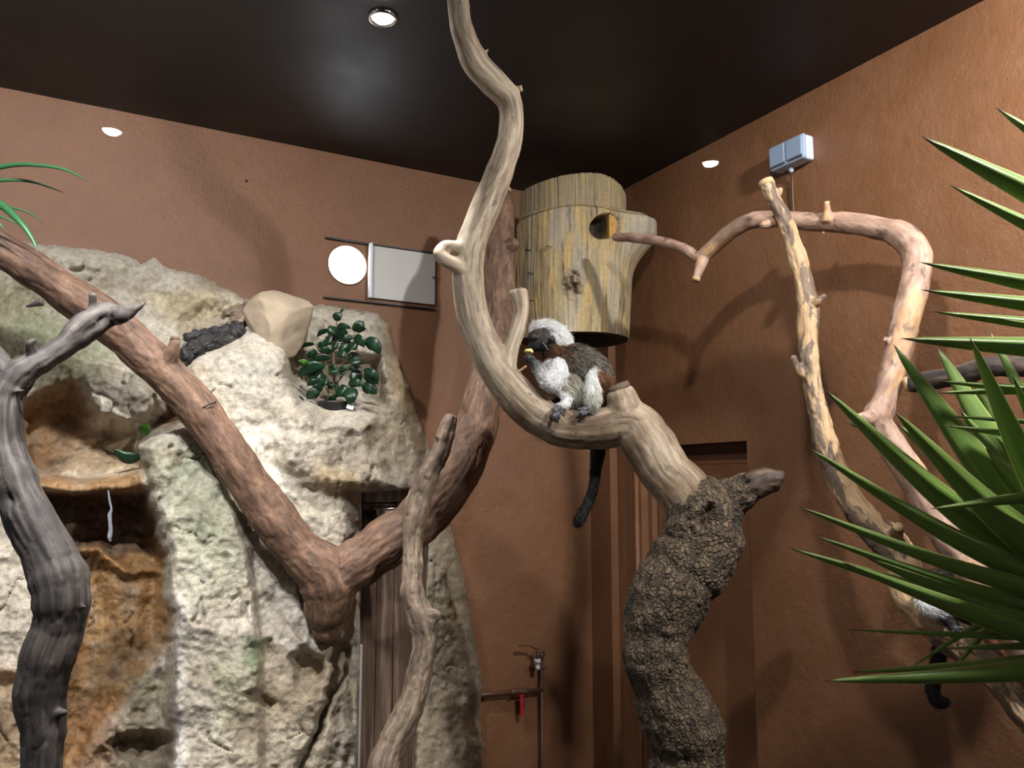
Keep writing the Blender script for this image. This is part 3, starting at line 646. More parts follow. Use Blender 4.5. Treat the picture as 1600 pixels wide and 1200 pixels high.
# peeling upright branch at right
def yr(px, py, lift): return wall_Y(px, py, NR)-lift
bA = root('peeling_branch', at(1600, 1130, yr(1600, 1130, .1)), 'upright branch with peeling grey and tan bark, sawn at the top below the switch box', 'branch')
La = [[(1199, 289, 1.76, 27), (1206, 306, 1.755, 24), (1222, 335, 1.75, 26), (1237, 375, 1.74, 28), (1252, 420, 1.73, 30), (1262, 470, 1.72, 32), (1262, 530, 1.70, 32), (1268, 590, 1.68, 33), (1280, 650, 1.66, 36), (1292, 700, 1.64, 42), (1318, 760, 1.61, 44), (1350, 810, 1.58, 46), (1385, 845, 1.56, 54), (1412, 885, 1.53, 48), (1415, 925, 1.51, 44), (1440, 955, 1.48, 52), (1490, 995, 1.44, 62), (1545, 1040, 1.40, 58), (1590, 1100, 1.36, 50), (1640, 1180, 1.32, 50), (1700, 1500, 1.3, 50), (1740, 1900, 1.28, 52)],
      [(1268, 478, 1.71, 18), (1278, 471, 1.69, 14), (1290, 461, 1.68, 8)], [(1252, 585, 1.68, 16), (1243, 568, 1.675, 12), (1240, 556, 1.67, 9)],
      [(1216, 303, 1.75, 10), (1221, 294, 1.745, 6)], [(1306, 706, 1.63, 10), (1312, 694, 1.625, 5)], [(1388, 850, 1.55, 26), (1398, 838, 1.53, 20), (1403, 826, 1.50, 15)]]
organic('limb', La, .0034, M['patchy'], bA, nz_disp(.005, 16, .002, 70, .0015, (20, 40, 40), 31), 31)
cut_end(bA, [(1206, 306, 1.755, 24), (1198, 287, 1.76, 27)]); cut_end(bA, [(1398, 838, 1.53, 20), (1403, 824, 1.49, 16)])

# hooked branch on the right wall
bH = root('arched_branch', at(1600, 1100, 1.5), 'long arching branch running from the nest log over to the right, bent like a hook', 'branch')
Lh = [[(960, 371, 2.19, 11), (990, 371, 2.13, 15), (1030, 377, 2.06, 16), (1068, 388, 2.0, 17), (1090, 402, 1.97, 18), (1108, 392, 1.95, 23), (1140, 363, 1.91, 26), (1176, 345, 1.87, 27), (1215, 342, 1.83, 27), (1260, 346, 1.79, 27), (1310, 348, 1.74, 31), (1365, 355, 1.68, 34), (1408, 368, 1.63, 40), (1431, 395, 1.60, 42), (1430, 440, 1.58, 42), (1414, 500, 1.56, 42), (1400, 560, 1.54, 40), (1380, 630, 1.52, 42), (1370, 655, 1.51, 44), (1390, 690, 1.50, 46), (1425, 745, 1.47, 46), (1465, 815, 1.44, 46), (1500, 870, 1.41, 46), (1545, 940, 1.38, 46), (1600, 1020, 1.34, 46), (1680, 1150, 1.3, 48)],
      [(1100, 398, 1.96, 20), (1093, 420, 1.95, 17), (1088, 434, 1.945, 14)], [(1222, 342, 1.80, 22), (1205, 348, 1.78, 17), (1190, 353, 1.77, 11)],
      [(1294, 345, 1.74, 22), (1293, 330, 1.735, 12), (1292, 318, 1.73, 9.5)], [(1362, 655, 1.50, 26), (1345, 656, 1.49, 22), (1333, 662, 1.485, 14)],
      [(1286, 362, 1.75, 6), (1287, 366, 1.745, 4)], [(1442, 815, 1.44, 12), (1430, 815, 1.43, 4)], [(1384, 528, 1.54, 8), (1382, 534, 1.535, 5)], [(1445, 375, 1.61, 8), (1446, 368, 1.61, 3)]]
organic('limb', Lh, .0034, M['pink'], bH, nz_disp(.004, 16, .0014, 70, 0, None, 41), 41)
cut_end(bH, [(1293, 330, 1.735, 12), (1292, 317, 1.73, 9)], 'paletip'); cut_end(bH, [(1093, 420, 1.95, 17), (1087.5, 436, 1.945, 14)], 'cut')
v, f = tube(*chain([(1255, 346, 1.79, 28.5), (1290, 346.5, 1.76, 30), (1325, 350, 1.725, 33.5)], 6), 22)
# dark stub behind the yucca
bD = root('dark_log_stub', at(1600, 585, 1.45), 'dark barked horizontal branch with a pale sawn end, half hidden by the yucca', 'branch')
organic('limb', [[(1422, 600, 1.50, 28), (1450, 594, 1.48, 30), (1500, 586, 1.44, 30), (1550, 572, 1.40, 32), (1620, 576, 1.36, 34), (1720, 590, 1.3, 36)]], .0034, bark('blackish_bark', [(.35, S(24, 20, 19)), (.5, S(56, 46, 42)), (.66, S(120, 98, 84))], (18, 45, 45), None, .8, .7, .005), bD, nz_disp(.006, 24, .003, 80, 0, None, 51), 51)
cut_end(bD, [(1450, 594, 1.48, 30), (1420, 600, 1.50, 27)])

# ------------------------------------------------------------------ nest log
LC = at(897, 522, 2.50); lc = np.array([LC[0], LC[1]])
def lz(py, Y=2.33): return float(at(900, py, Y)[2])
lz0 = lz(517, 2.33); nt, nzz = 420, 260; H = lz(283, 2.33)-lz0
seam = lz(322)-lz0
hole = at(940, 356, 2.36); hdir = math.atan2(hole[1]-lc[1], hole[0]-lc[0]); hzz = hole[2]-lz0
tha = np.arange(nt)*2*math.pi/nt; zza = np.linspace(0, 1, nzz)
TH, ZZ = np.meshgrid(tha, zza)
topv = H+.030*np.cos(TH+1.9)-.012*np.sin(2*TH)
Zr = ZZ*topv
dirx, diry = np.cos(TH), np.sin(TH)
q = np.stack([dirx*1.5, diry*1.5, Zr*1.5], -1)
R0 = .176*(1+.035*fbm(q*1.3, 3, 5)+.03*np.cos(2*TH+.5))
R0 *= 1-.06*np.clip(1-Zr/.15, 0, 1)
phr = -.28   # flare towards the right (old branch collar)
da = np.arctan2(np.sin(TH-phr), np.cos(TH-phr))
fl = np.exp(-(da/.42)**2)*np.where(Zr > hzz+.01, np.exp(-((Zr-(hzz+.01))/.056)**8), np.exp(-((Zr-(hzz+.01))/.078)**2)); R0 += .085*fl
top_w = np.clip((Zr-seam)/.01, 0, 1); R0 += -.010*top_w-.007*np.exp(-((Zr-(seam+.006*np.sin(3*TH)))/.0035)**2)
gr_ = np.stack([dirx*26, diry*26, Zr*2.6], -1); R0 += .0035*fbm(gr_, 4, 15)+.0012*fbm(gr_*4, 3, 16)
for ck in (-1.95, -1.62, -1.25, -.95): R0 -= .006*np.exp(-((TH-(ck % (2*math.pi)))/.012)**2)*np.clip((Zr-seam+.01)/.02, 0, 1)
# lumpy scar below the hole
sth = math.atan2(at(896, 440, 2.34)[1]-lc[1], at(896, 440, 2.34)[0]-lc[0]); szz = lz(442)-lz0
ds = np.arctan2(np.sin(TH-sth), np.cos(TH-sth))*.176; sc_ = np.exp(-((ds/.030)**2+((Zr-szz)/.042)**2)**2); R0 += sc_*(.010+.026*fbm(np.stack([dirx*14, diry*14, Zr*75], -1), 3, 18))
# cavity
dh = np.arctan2(np.sin(TH-hdir), np.cos(TH-hdir))*R0
eh = np.sqrt((dh/.050)**2+((Zr-hzz-.01*dh/.04)/.041)**2); inn = np.clip((1.0-eh)/.10, 0, 1)
R0 = R0*(1-inn)+(R0-.10)*inn
plug = inn*0
XV = np.stack([lc[0]+R0*dirx, lc[1]+R0*diry, lz0+Zr], -1)
ya = lin((184, 164, 120)); yb = lin((124, 104, 80)); yd = lin((74, 60, 48)); gy = lin((168, 160, 146)); yo = lin((196, 164, 104)); pal = lin((206, 196, 178))
n1 = fbm(np.stack([dirx*6, diry*6, Zr*8], -1), 4, 25)[..., None]; n3 = (.6*fbm(np.stack([dirx*30, diry*30, Zr*9], -1), 4, 26)+.5*fbm(np.stack([dirx*16, diry*16, Zr*22], -1), 4, 36))[..., None]; n4 = fbm(np.stack([dirx*5, diry*5, Zr*6], -1), 3, 27)[..., None]
cl = ya+(yb-ya)*np.clip(.35+1.2*n3, 0, 1); cl = cl+(gy-cl)*np.clip(n4*1.8, 0, .7); cl = cl+(yo-cl)*np.clip(n1*2.6-.35, 0, .8); cl = cl+(yd-cl)*np.clip(n3*2.4-.55, 0, .75)
m1 = (np.exp(-(da/.45)**2)*np.exp(-((Zr-hzz)/.07)**2))[..., None]*np.clip(.5+1.2*n3, 0, 1); cl = cl+(lin((150, 144, 136))-cl)*m1*.9
cl = cl+(lin((118, 98, 74))-cl)*(sc_*np.clip(.6+fbm(np.stack([dirx*40, diry*40, Zr*60], -1), 3, 30), 0, 1))[..., None]*1.0
cl = cl*(1-.45*(sc_*np.clip(.45+1.5*fbm(np.stack([dirx*30, diry*30, Zr*90], -1), 3, 31), 0, 1))[..., None])
cl = cl+(lin((146, 132, 104))-cl)*(top_w*.6)[..., None]
pw = np.exp(-((np.arctan2(np.sin(TH-(-1.72)), np.cos(TH-(-1.72)))*.176)/.035)**2)*np.clip(1-Zr/.14, 0, 1); cl = cl+(pal-cl)*pw[..., None]*.7
sm = np.exp(-((Zr-(seam+.006*np.sin(3*TH)))/.0022)**2)[..., None]; cl = cl*(1-.8*sm)
cl = np.where((inn*(1-plug))[..., None] > .5, lin((52, 42, 32)), cl); cl = np.where((plug > .5)[..., None], lin((196, 146, 72)), cl)
Vl = XV.reshape(-1, 3); Fl = []
sel = ZZ[:-1]
def ring_faces(r0, r1, off=0):
    out = []
    for i in range(r0, r1):
        a = i*nt; out += [(a+j, a+(j+1) % nt, a+nt+(j+1) % nt, a+nt+j) for j in range(nt)]
    return out
M['log'] = attr_mat('nest_log_wood', rough=.72, noise=.2, scale=90, bs=.4, bd=.003)
nest = root('nest_log', (lc[0], lc[1], lz0), 'upright hollow log nest with a round entrance hole, in the corner under the ceiling', 'nest log')
Fl = ring_faces(0, nzz-1); Fl.append(tuple(range(nt))[::-1])
# split at the seam: log body and sawn lid
rs = int(np.abs(zza*H-seam).argmin())
bodyF = ring_faces(0, rs)
cz = Vl[:(rs+1)*nt]; obj('log_body', cz, bodyF+[tuple(rs*nt+j for j in range(nt))], M['log'], nest, True, {'tint': ('FLOAT_COLOR', cl.reshape(-1, 3)[:(rs+1)*nt])})
Vi = Vl[:nt]; ci = np.array([lc[0], lc[1], lz0]); Vi = np.vstack([Vi, ci+(Vi-ci)*.80, ci+(Vi-ci)*.78+np.array([0, 0, .16])])
obj('hollow_underside', Vi, [(i*nt+(j+1) % nt, i*nt+j, (i+1)*nt+j, (i+1)*nt+(j+1) % nt) for i in range(2) for j in range(nt)]+[tuple(2*nt+j for j in range(nt))], flat('dark_inner_wood', S(52, 38, 28), .9), nest)
lv = Vl[rs*nt:]; k = nzz-rs; lf = ring_faces(0, k-1)+[tuple((k-1)*nt+j for j in range(nt)), tuple(range(nt))[::-1]]
obj('log_lid', lv, lf, M['log'], nest, True, {'tint': ('FLOAT_COLOR', cl.reshape(-1, 3)[rs*nt:])})['label'] = 'grey sawn lid slice of the log, separated by a saw cut'
pq = at(957, 357, 2.375); bevel(obj('inner_wood', *box(pq, .017, .012, .040, [np.array([.94, .34, 0]), np.array([-.34, .94, 0]), np.array([0, 0, 1.])]), flat('fresh_tan_wood', S(196, 150, 84), .75, 0, .2, 120, .5), nest, False), .004)
# bent nails and the hanging bracket
for (px, py) in ((826, 381), (829, 419), (831, 463), (858, 384)):
    q0 = at(px-4, py, 2.36); ang = math.asin(max(-1, min(1, (q0[0]-lc[0])/.185))); q1 = np.array([lc[0]+.181*math.sin(ang), lc[1]-.181*math.cos(ang), lz(py)])
    v, f = tube([q1+np.array([.0, .012, 0]), q1+np.array([-.004, -.010, .001]), q1+np.array([-.001, -.012, .0]), q1+np.array([.012, -.006, -.003])], .0013, 6)
    obj('bent_nail', v, f, M['wire'], nest)
bevel(obj('wall_bracket', *box([lc[0]+.03, lc[1]+.215, lz0+.2], .03, .05, .05), M['brownmetal'], nest, False), .004)

# ------------------------------------------------------------------ tunnel porthole, rails, sliding plate
port = root('tunnel_porthole', hole_c, 'round tunnel opening glowing bright white in the left wall, left of the sliding plate', 'porthole')
gm = NT('tunnel_daylight_glow'); gm.base(S(240, 240, 245)); gm.b.inputs['Emission Color'].default_value = (.88, .93, 1, 1); gm.b.inputs['Emission Strength'].default_value = 9  # emission stands in for the daylight beyond the tunnel opening
V = [wl(hs+hr*1.0*math.cos(a), hz+hr*1.0*math.sin(a), -.012) for a in np.arange(48)*2*math.pi/48]
obj('lit_disc', V, [tuple(range(48))], gm.m, port, False)
v, f = tube([wl(hs+.0625*math.cos(a), hz+.0625*math.sin(a), .001) for a in np.linspace(0, 2*math.pi, 49)], .003, 8, False); obj('rim', v, f, M['wall'], port)
plc = on_wall(629, 430, NL)
sl = root('sliding_plate', plc, 'light grey metal sliding plate with a folded left edge, running in rails beside the porthole', 'plate')
M['plate'] = flat('light_grey_metal', S(186, 182, 178), .42, .0, .02, 20, .05)
p0 = s_left(on_wall(578, 425, NL, .01)); p1 = s_left(on_wall(680, 435, NL, .01)); zb = on_wall(640, 472, NL, .01)[2]; zt_ = on_wall(640, 392, NL, .01)[2]
bevel(obj('plate', *lbox(p1, p0, zb, zt_, .008, .0105), M['plate'], sl, False), .001)
bevel(obj('folded_edge', *lbox(p0-.003, p0+.006, zb-.003, zt_+.004, .008, .026), flat('white_edge', S(225, 228, 232), .4), sl, False), .002)
kn = on_wall(676, 434, NL, .0105); kv = np.array([kn+NL*d for d in (0, .008, .012)]); v, f = tube(kv, [.0035, .0045, .002], 14); obj('knob', v, f, M['chrome'], sl)
r0 = s_left(on_wall(505, 465, NL)); zr0 = zb-.014; zr1 = zt_+.004
M['rail'] = flat('dark_rail', S(34, 30, 34), .5)
for z_, nm in ((zr0, 'lower'), (zr1, 'upper')):
    o = obj('guide_rail', *lbox(p1, r0, z_-.0022, z_+.0022, 0.0, .012), M['rail'], None, False)
    tag(o, 'thin dark %s guide rail of the sliding plate on the left wall' % nm, 'rail', 'guide rails of the sliding plate')
# drilled hole / anchor high on the left wall
hc = on_wall(385, 283, NL); v, f = tube([hc-NL*.001, hc+NL*.003], [.0042, .0036], 12); o = obj('wall_anchor', v, f, M['rail']); tag(o, 'small dark screw anchor on the upper left wall', 'screw')
v, f = tube([hc+NL*.003, hc+NL*.006], [.002, .0012], 8); obj('screw_tip', v, f, M['wire'], o)

# ------------------------------------------------------------------ switch box
swc = on_wall(1236, 240, NR, .02)
sw = root('switch_box', swc, 'grey blue surface-mounted double switch box high on the right wall', 'switch')
M['sw'] = flat('grey_blue_plastic', S(150, 166, 190), .35, 0, .02); M['swd'] = flat('grey_blue_rocker', S(140, 158, 184), .32, 0, .02); M['sww'] = flat('pale_plastic', S(196, 204, 222), .4, 0, .02)
w0 = s_right(on_wall(1202, 245, NR, .04)); w1 = s_right(on_wall(1257, 235, NR, .04)); zc_ = on_wall(1230, 238, NR, .04)[2]; hh = .034
bevel(obj('back_box', *rbox(w0+.002, w1-.002, zc_-hh+.001, zc_+hh-.001, .0, .030), M['sww'], sw, False), .006, 3)
bevel(obj('cover_frame', *rbox(w0, w1, zc_-hh, zc_+hh, .028, .042), M['sw'], sw, False), .007, 3)
wm = (w0+w1)/2
for a, b in ((w0+.005, wm-.003), (wm+.003, w1-.005)):
    r_ = obj('rocker', *rbox(a, b, zc_-hh+.010, zc_+hh-.006, .041, .0465), M['swd'], sw, False); bevel(r_, .002)
    obj('finger_slot', *rbox(a+.002, b-.002, zc_-hh+.0055, zc_-hh+.0085, .0405, .0425), M['rail'], r_, False)
v, f = tube([wr(wm-.006, zc_-hh, .016), wr(wm-.008, zc_-hh-.012, .016)], [.007, .0055], 12); obj('cable_gland', v, f, M['sww'], sw)
cpts = [wr(wm-.008, zc_-hh-.01, .016), wr(wm-.012, zc_-hh-.03, .008), wr(wm-.016, zc_-hh-.07, .005), wr(wm-.016, zc_-hh-.14, .005)]
v, f = tube(catmull(cpts, 6), .0032, 8); obj('cable', v, f, M['brownmetal'], sw)
th = np.linspace(-2.2, 1.9, 20); hk = on_wall(1233, 308, NR, .02)
v, f = tube([hk+(-DR)*.013*math.cos(a)+np.array([0, 0, 1])*.022*math.sin(a)+NR*.02*math.cos(a) for a in th], .0009, 6)
o = obj('hanging_wire', v, f, M['wire']); tag(o, 'thin curled wire loop behind the sawn top of the peeling branch', 'wire')

# ------------------------------------------------------------------ water pipe and taps low on the left wall
pipe = root('water_pipe', wl(s_left(on_wall(848, 1190, NL, .02)), 0, .02), 'brown painted water pipe with an upper tap, low on the left wall beside the rock', 'pipe')
def WP(px, py, off=.022): return on_wall(px, py, NL, off)
pb = WP(847, 1180); tz = WP(848, 1026)[2]; v, f = tube([[pb[0], pb[1], 0.0], [pb[0], pb[1], tz]], .0052, 12); obj('riser_pipe', v, f, M['brownmetal'], pipe)
v, f = tube([WP(700, 1090), WP(847, 1078)], .0075, 12); obj('branch_pipe', v, f, M['brownmetal'], pipe)
v, f = tube([WP(797, 1082), WP(800, 1082), WP(803, 1081), WP(818, 1080), WP(821, 1080), WP(824, 1079.6)], [.009, .013, .011, .011, .013, .009], 8); obj('ball_valve', v, f, M['brownmetal'], pipe)
v, f = tube([WP(844, 1032, .02), WP(845, 1024, .03), WP(848, 1022, .012)], [.008, .011, .009], 12); obj('tap_body', v, f, M['brownmetal'], pipe)
v, f = tube([WP(840, 1018, .040), WP(840, 1032, .040)], [.006, .005], 12); obj('tap_spout', v, f, M['brownmetal'], pipe)
pts = [WP(842, 1014, .045), WP(836, 1014.5, .045), WP(831, 1009.5, .045), WP(812, 1009, .045)]
v, f = merge([box((pts[i]+pts[i+1])/2, np.linalg.norm(pts[i+1]-pts[i])/2+.001, .006, .0012, [(pts[i+1]-pts[i])/np.linalg.norm(pts[i+1]-pts[i]), NL, np.cross((pts[i+1]-pts[i])/np.linalg.norm(pts[i+1]-pts[i]), NL)]) for i in range(3)])
obj('tap_lever', v, f, M['brownmetal'], pipe, False)
cw = flat('white_hose_coupling', S(214, 218, 222), .4)
a0 = WP(840, 1029.5, .040); v, f = tube([a0+np.array([0, 0, -z_]) for z_ in (0, .001, .011, .012, .013, .024, .026, .027, .034)], [.009, .0115, .0115, .010, .0075, .0075, .0085, .0085, .007], 20)
obj('hose_coupling', v, f, cw, pipe)['label'] = 'white plastic hose coupling under the tap'
rh = WP(815.5, 1087, .034)
v, f = merge([box(rh+np.array([0, 0, -.034]), .0065, .0022, .028, AXL), box(rh+np.array([0, 0, -.001]), .009, .003, .003, AXL)])
bevel(obj('valve_handle', v, f, flat('red_handle', S(190, 38, 34), .45), pipe, False), .0015)['label'] = 'red valve lever hanging down'
bevel(obj('handle_back', *box(rh+np.array([.006, .004, -.024]), .0035, .002, .019, AXL), flat('blue_handle', S(40, 40, 110), .45), pipe, False), .001)['label'] = 'narrow blue lever behind the red one'
v, f = tube([WP(848, 1044, .0), WP(850, 1044, .03)], [.004, .006], 8); obj('pipe_clip', v, f, M['brownmetal'], pipe)

# ------------------------------------------------------------------ ceiling downlights
def downlight(loc, label, power=60, rad=.030):
    r = root('ceiling_downlight', loc, label, 'lamp'); L = np.array(loc, float)
    th = np.linspace(0, 2*math.pi, 33)
    prof = [(rad+.003, 0), (rad+.002, -.005), (rad-.003, -.006), (rad-.006, -.002), (rad-.008, .0)]
    V = []; Fc = []
    for r_, z_ in prof:
        for a in th[:-1]: V.append(L+np.array([r_*math.cos(a), r_*math.sin(a), z_]))
    for i in range(len(prof)-1):
        for j in range(32): Fc.append((i*32+j, i*32+(j+1) % 32, (i+1)*32+(j+1) % 32, (i+1)*32+j))
    obj('trim_ring', V, Fc, M['chrome'], r)
    m = NT('lamp_glow'); m.b.inputs['Emission Color'].default_value = (1, .96, .9, 1); m.b.inputs['Emission Strength'].default_value = power
    v, f = tube([L+np.array([0, 0, z_]) for z_ in (-.001, -.005, -.009, -.011)], [rad-.009, rad-.011, rad-.016, .003], 24)
    obj('bulb', v, f, m.m, r)
    return r
downlight((-.285, 1.66, CEIL), 'small round lit downlight in the dark ceiling above the rock', 60)
downlight((-.75, .95, CEIL), 'round lit ceiling downlight above the left front of the enclosure', 60)
downlight((-.50, .85, CEIL), 'added unseen ceiling downlight above the left front, brightening the lower rock face', 60)  # fixture for the added rock lamp
downlight((.98, .80, CEIL), 'round lit ceiling downlight above the yucca at the right front', 60)
downlight((.25, .75, CEIL), 'round lit ceiling downlight above the middle front of the enclosure', 60)
for (px, py), lb in (((175, 204), 'left'), ((1110, 254), 'right')):
    r_ = ray(px, py); k = 1.015/r_[2]; v_ = r_*k
    downlight((v_[0], 2*.3-v_[1], CEIL), 'round visitor room downlight mirrored in the front glass on the %s side' % lb, 160, .034)

# ------------------------------------------------------------------ monkeys
def fur(name, parent, info, cols, count, length, width, mat, lift=.35, seed=0, keep=None, polys=None):
    P, N, T = info['P'], info['N'], info['T']; r = np.random.default_rng(seed)
    cand = np.arange(len(P)) if keep is None else np.nonzero(keep)[0]
    idx = r.choice(cand, count); p = P[idx]+r.normal(size=(count, 3))*.0012; n = N[idx]; t = T[idx]
    t = t-n*(t*n).sum(1)[:, None]; t /= np.linalg.norm(t, axis=1)[:, None]+1e-9
    L = (length[idx] if hasattr(length, '__len__') else np.full(count, length))*r.uniform(.55, 1.15, count)
    j = r.normal(size=(count, 3))*.22; d1 = t+n*lift*1.3+j; d1 /= np.linalg.norm(d1, axis=1)[:, None]
    d2 = t+n*lift*.35+j*1.3+np.array([0, 0, -.18]); d2 /= np.linalg.norm(d2, axis=1)[:, None]
    s_ = np.cross(d1, n+r.normal(size=(count, 3))*.5); s_ /= np.linalg.norm(s_, axis=1)[:, None]+1e-9
    a = p-n*.0008; m = a+d1*(L*.5)[:, None]; e = m+d2*(L*.55)[:, None]; w_ = width
    V = np.stack([a-s_*w_, a+s_*w_, m+s_*w_*.75, m-s_*w_*.75, e], 1).reshape(-1, 3)
    me = bpy.data.meshes.new(name); k = np.arange(count)*5
    Fc = np.column_stack([k, k+1, k+2, k+3]).tolist()+np.column_stack([k+3, k+2, k+4]).tolist()
    me.from_pydata(V.tolist(), [], Fc); me.materials.append(mat)
    dk = cols[idx].mean(1) < .35; c = np.clip(cols[idx]*np.where(dk, r.choice([.45, .8, 1.2, 2.3], count), r.uniform(.8, 1.2, count))[:, None], 0, .97); set_attr(me, 'tint', 'FLOAT_COLOR', np.repeat(c, 5, axis=0))
    me.polygons.foreach_set('use_smooth', [True]*len(me.polygons))
    o = bpy.data.objects.new(name, me); COL.objects.link(o); adopt(o, parent); o['kind'] = 'stuff'; return o
M['fur'] = attr_mat('monkey_fur', rough=.62, noise=.15, scale=300, bs=.1, bd=.001, spec=.3)
M['skin'] = attr_mat('monkey_coat_base', rough=.6, noise=.25, scale=260, bs=.35, bd=.0015, spec=.35)
M['hand'] = flat('grey_black_skin', S(74, 72, 76), .45, 0, .3, 300, .4); M['dskin'] = flat('black_skin', S(30, 28, 31), .4, 0, .3, 300, .4)
M['eye'] = flat('glossy_dark_eye', S(16, 10, 8), .06)
def zc(zx, zy): return 780+zx*.1375, 480+zy*.1375
WHT = (250, 250, 252); BLK = (30, 28, 31); DRK = (72, 66, 62); BRN = (112, 80, 56); GRY = (104, 98, 90); BEL = (206, 200, 186)
MY = 1.785
def mk(pts, y0=MY): return [(x, y, y0+dy, w_) for (x, y, dy, w_, c) in pts]
def mcolor(chains, info, sub=8):
    cc = []
    for ch in chains:
        c = np.array([lin(p[4]) for p in ch]); n = len(ch); u_ = np.linspace(0, n-1, (n-1)*sub+1); i = np.minimum(u_.astype(int), n-2); f = (u_-i)[:, None]; cc.append(c[i]*(1-f)+c[i+1]*f)
    return np.vstack(cc)
def monkey_body(name, chains, parent, voxel, y0, seed, post=None):
    C = []
    for ch in chains:
        A = mk(ch, y0); C.append(chain(A, 8))
    store = {}
    def cf(info):
        base = mcolor(chains, info)[info['idx']]; P = info['P']
        wv = np.clip(fbm(P*160, 3, seed)*.5+1, .6, 1.3)[:, None]; base = base*wv
        if post: base = post(base, P)
        store['c'] = base; return base
    o, info = organic(name, C, voxel, M['skin'], parent, lambda P, G, R, K: .0012*fbm(P*120, 3, seed), seed, smooth_it=4, round_=.8, colors=cf, sides=16)
    return o, info, store['c']
HEAD = [[(833, 527, .0, 22, (48, 45, 47)), (842, 528, 0, 33, (62, 57, 56)), (853, 531, 0, 38, DRK), (862, 535, 0, 32, DRK)],
        [(846, 537, -.004, 26, BLK), (836, 541, -.006, 20, BLK), (829, 543.5, -.007, 13, BLK)],
        [(828, 527.5, -.004, 8, (96, 94, 98)), (834, 526.5, -.0155, 7, (84, 82, 86)), (841, 527, -.020, 6, DRK)],
        [(834, 534, -.004, 12, BLK), (829, 540, -.006, 9, BLK)]]
MANE = [[(831, 519, 0, 10, WHT), (838, 514, 0, 17, WHT), (850, 512, 0, 21, WHT), (863, 516, 0, 24, WHT), (874, 526, 0, 26, WHT), (881, 535, 0, 24, WHT), (887, 544, .0, 14, (200, 200, 200))],
        [(866, 522, -.012, 20, WHT), (874, 532, -.012, 20, WHT), (881, 541, -.010, 14, WHT)]]
BODY = [[(858, 545, 0, 30, BLK), (868, 552, 0, 40, BRN), (884, 562, 0, 54, (96, 74, 58)), (902, 570, 0, 62, GRY), (920, 582, 0, 64, GRY), (932, 598, 0, 56, (92, 78, 64)), (938, 618, .004, 46, (84, 60, 42))],
        [(868, 566, -.004, 34, WHT), (870, 584, -.006, 36, WHT), (884, 600, -.006, 40, BEL), (900, 612, -.004, 42, BEL), (906, 628, 0, 34, (84, 76, 66))],
        [(896, 588, -.014, 34, (168, 158, 142)), (904, 604, -.012, 34, BEL), (905, 622, -.008, 26, (140, 132, 118))],
        [(885, 552, -.014, 28, (80, 66, 56)), (900, 560, -.016, 34, (70, 62, 56)), (918, 572, -.014, 34, GRY)],
        # raised arm: shoulder, elbow, forearm
        [(876, 566, -.020, 26, WHT), (872, 582, -.030, 31, WHT), (864, 597, -.034, 28, WHT), (856, 597, -.036, 22, WHT)],
        [(860, 600, -.036, 22, WHT), (850, 588, -.036, 21, (224, 224, 224)), (842, 577, -.034, 16, (120, 124, 122)), (836, 570, -.030, 12, (96, 100, 100))],
        # supporting arm down to the branch
        [(872, 603, -.008, 20, WHT), (880, 614, -.018, 17, WHT), (886, 624, -.028, 15, WHT), (883, 632, -.038, 13, WHT), (874, 636, -.045, 11, (190, 190, 192)), (868, 640, -.050, 10, (120, 120, 124))],
        # thigh and shin, near leg
        [(944, 624, -.006, 34, (88, 64, 46)), (944, 605, -.018, 34, BRN), (934, 590, -.028, 26, (150, 110, 80)), (927, 582, -.034, 19, WHT)],
        [(926, 580, -.036, 17, WHT), (925, 594, -.040, 20, WHT), (926, 612, -.042, 24, (226, 224, 216)), (926, 628, -.042, 22, (206, 204, 190)), (926, 637, -.040, 13, (170, 168, 160))],
        # far shin
        [(890, 612, .012, 18, DRK), (880, 622, .016, 13, DRK), (870, 628, .014, 9, BLK)],
        # tail: behind the branch and hanging below it
        [(944, 622, .020, 26, (70, 52, 42)), (948, 648, .052, 20, (56, 46, 40)), (942, 676, .066, 20, (44, 38, 36)), (935, 702, .064, 20, (44, 40, 38)), (931, 730, .058, 15, (40, 38, 38)), (928, 758, .055, 13, (40, 38, 38)), (920, 784, .052, 13, (30, 29, 31)), (911, 802, .05, 14, (26, 25, 27)), (904, 815, .05, 15, (22, 21, 23))]]
mroot = root('tamarin', at(905, 640, MY), 'small monkey with a white crest and black face, sitting on the pale limb and eating', 'monkey')
def mpost(c, P):
    e = at(852, 541, MY-.022); f = at(849, 536, MY-.024); d = np.linalg.norm(P-e, axis=1)
    return c
def cat_chains(a, b): return a+b
ALL = HEAD+MANE+BODY; nh = len(HEAD); nm = nh+len(MANE)
o_, info, mc = monkey_body('body', ALL, mroot, .0017, MY, 5)
K = info['K']; Ln = np.full(len(K), .012); Ln[K < nh] = .0035; Ln[(K >= nh) & (K < nm)] = .016
Ln[K >= len(ALL)-1] = .010; Ln[(K == nm+4) | (K == nm+5)] = .010; Ln[(K == nm+8)] = .013; Ln[K == nm+6] = .007
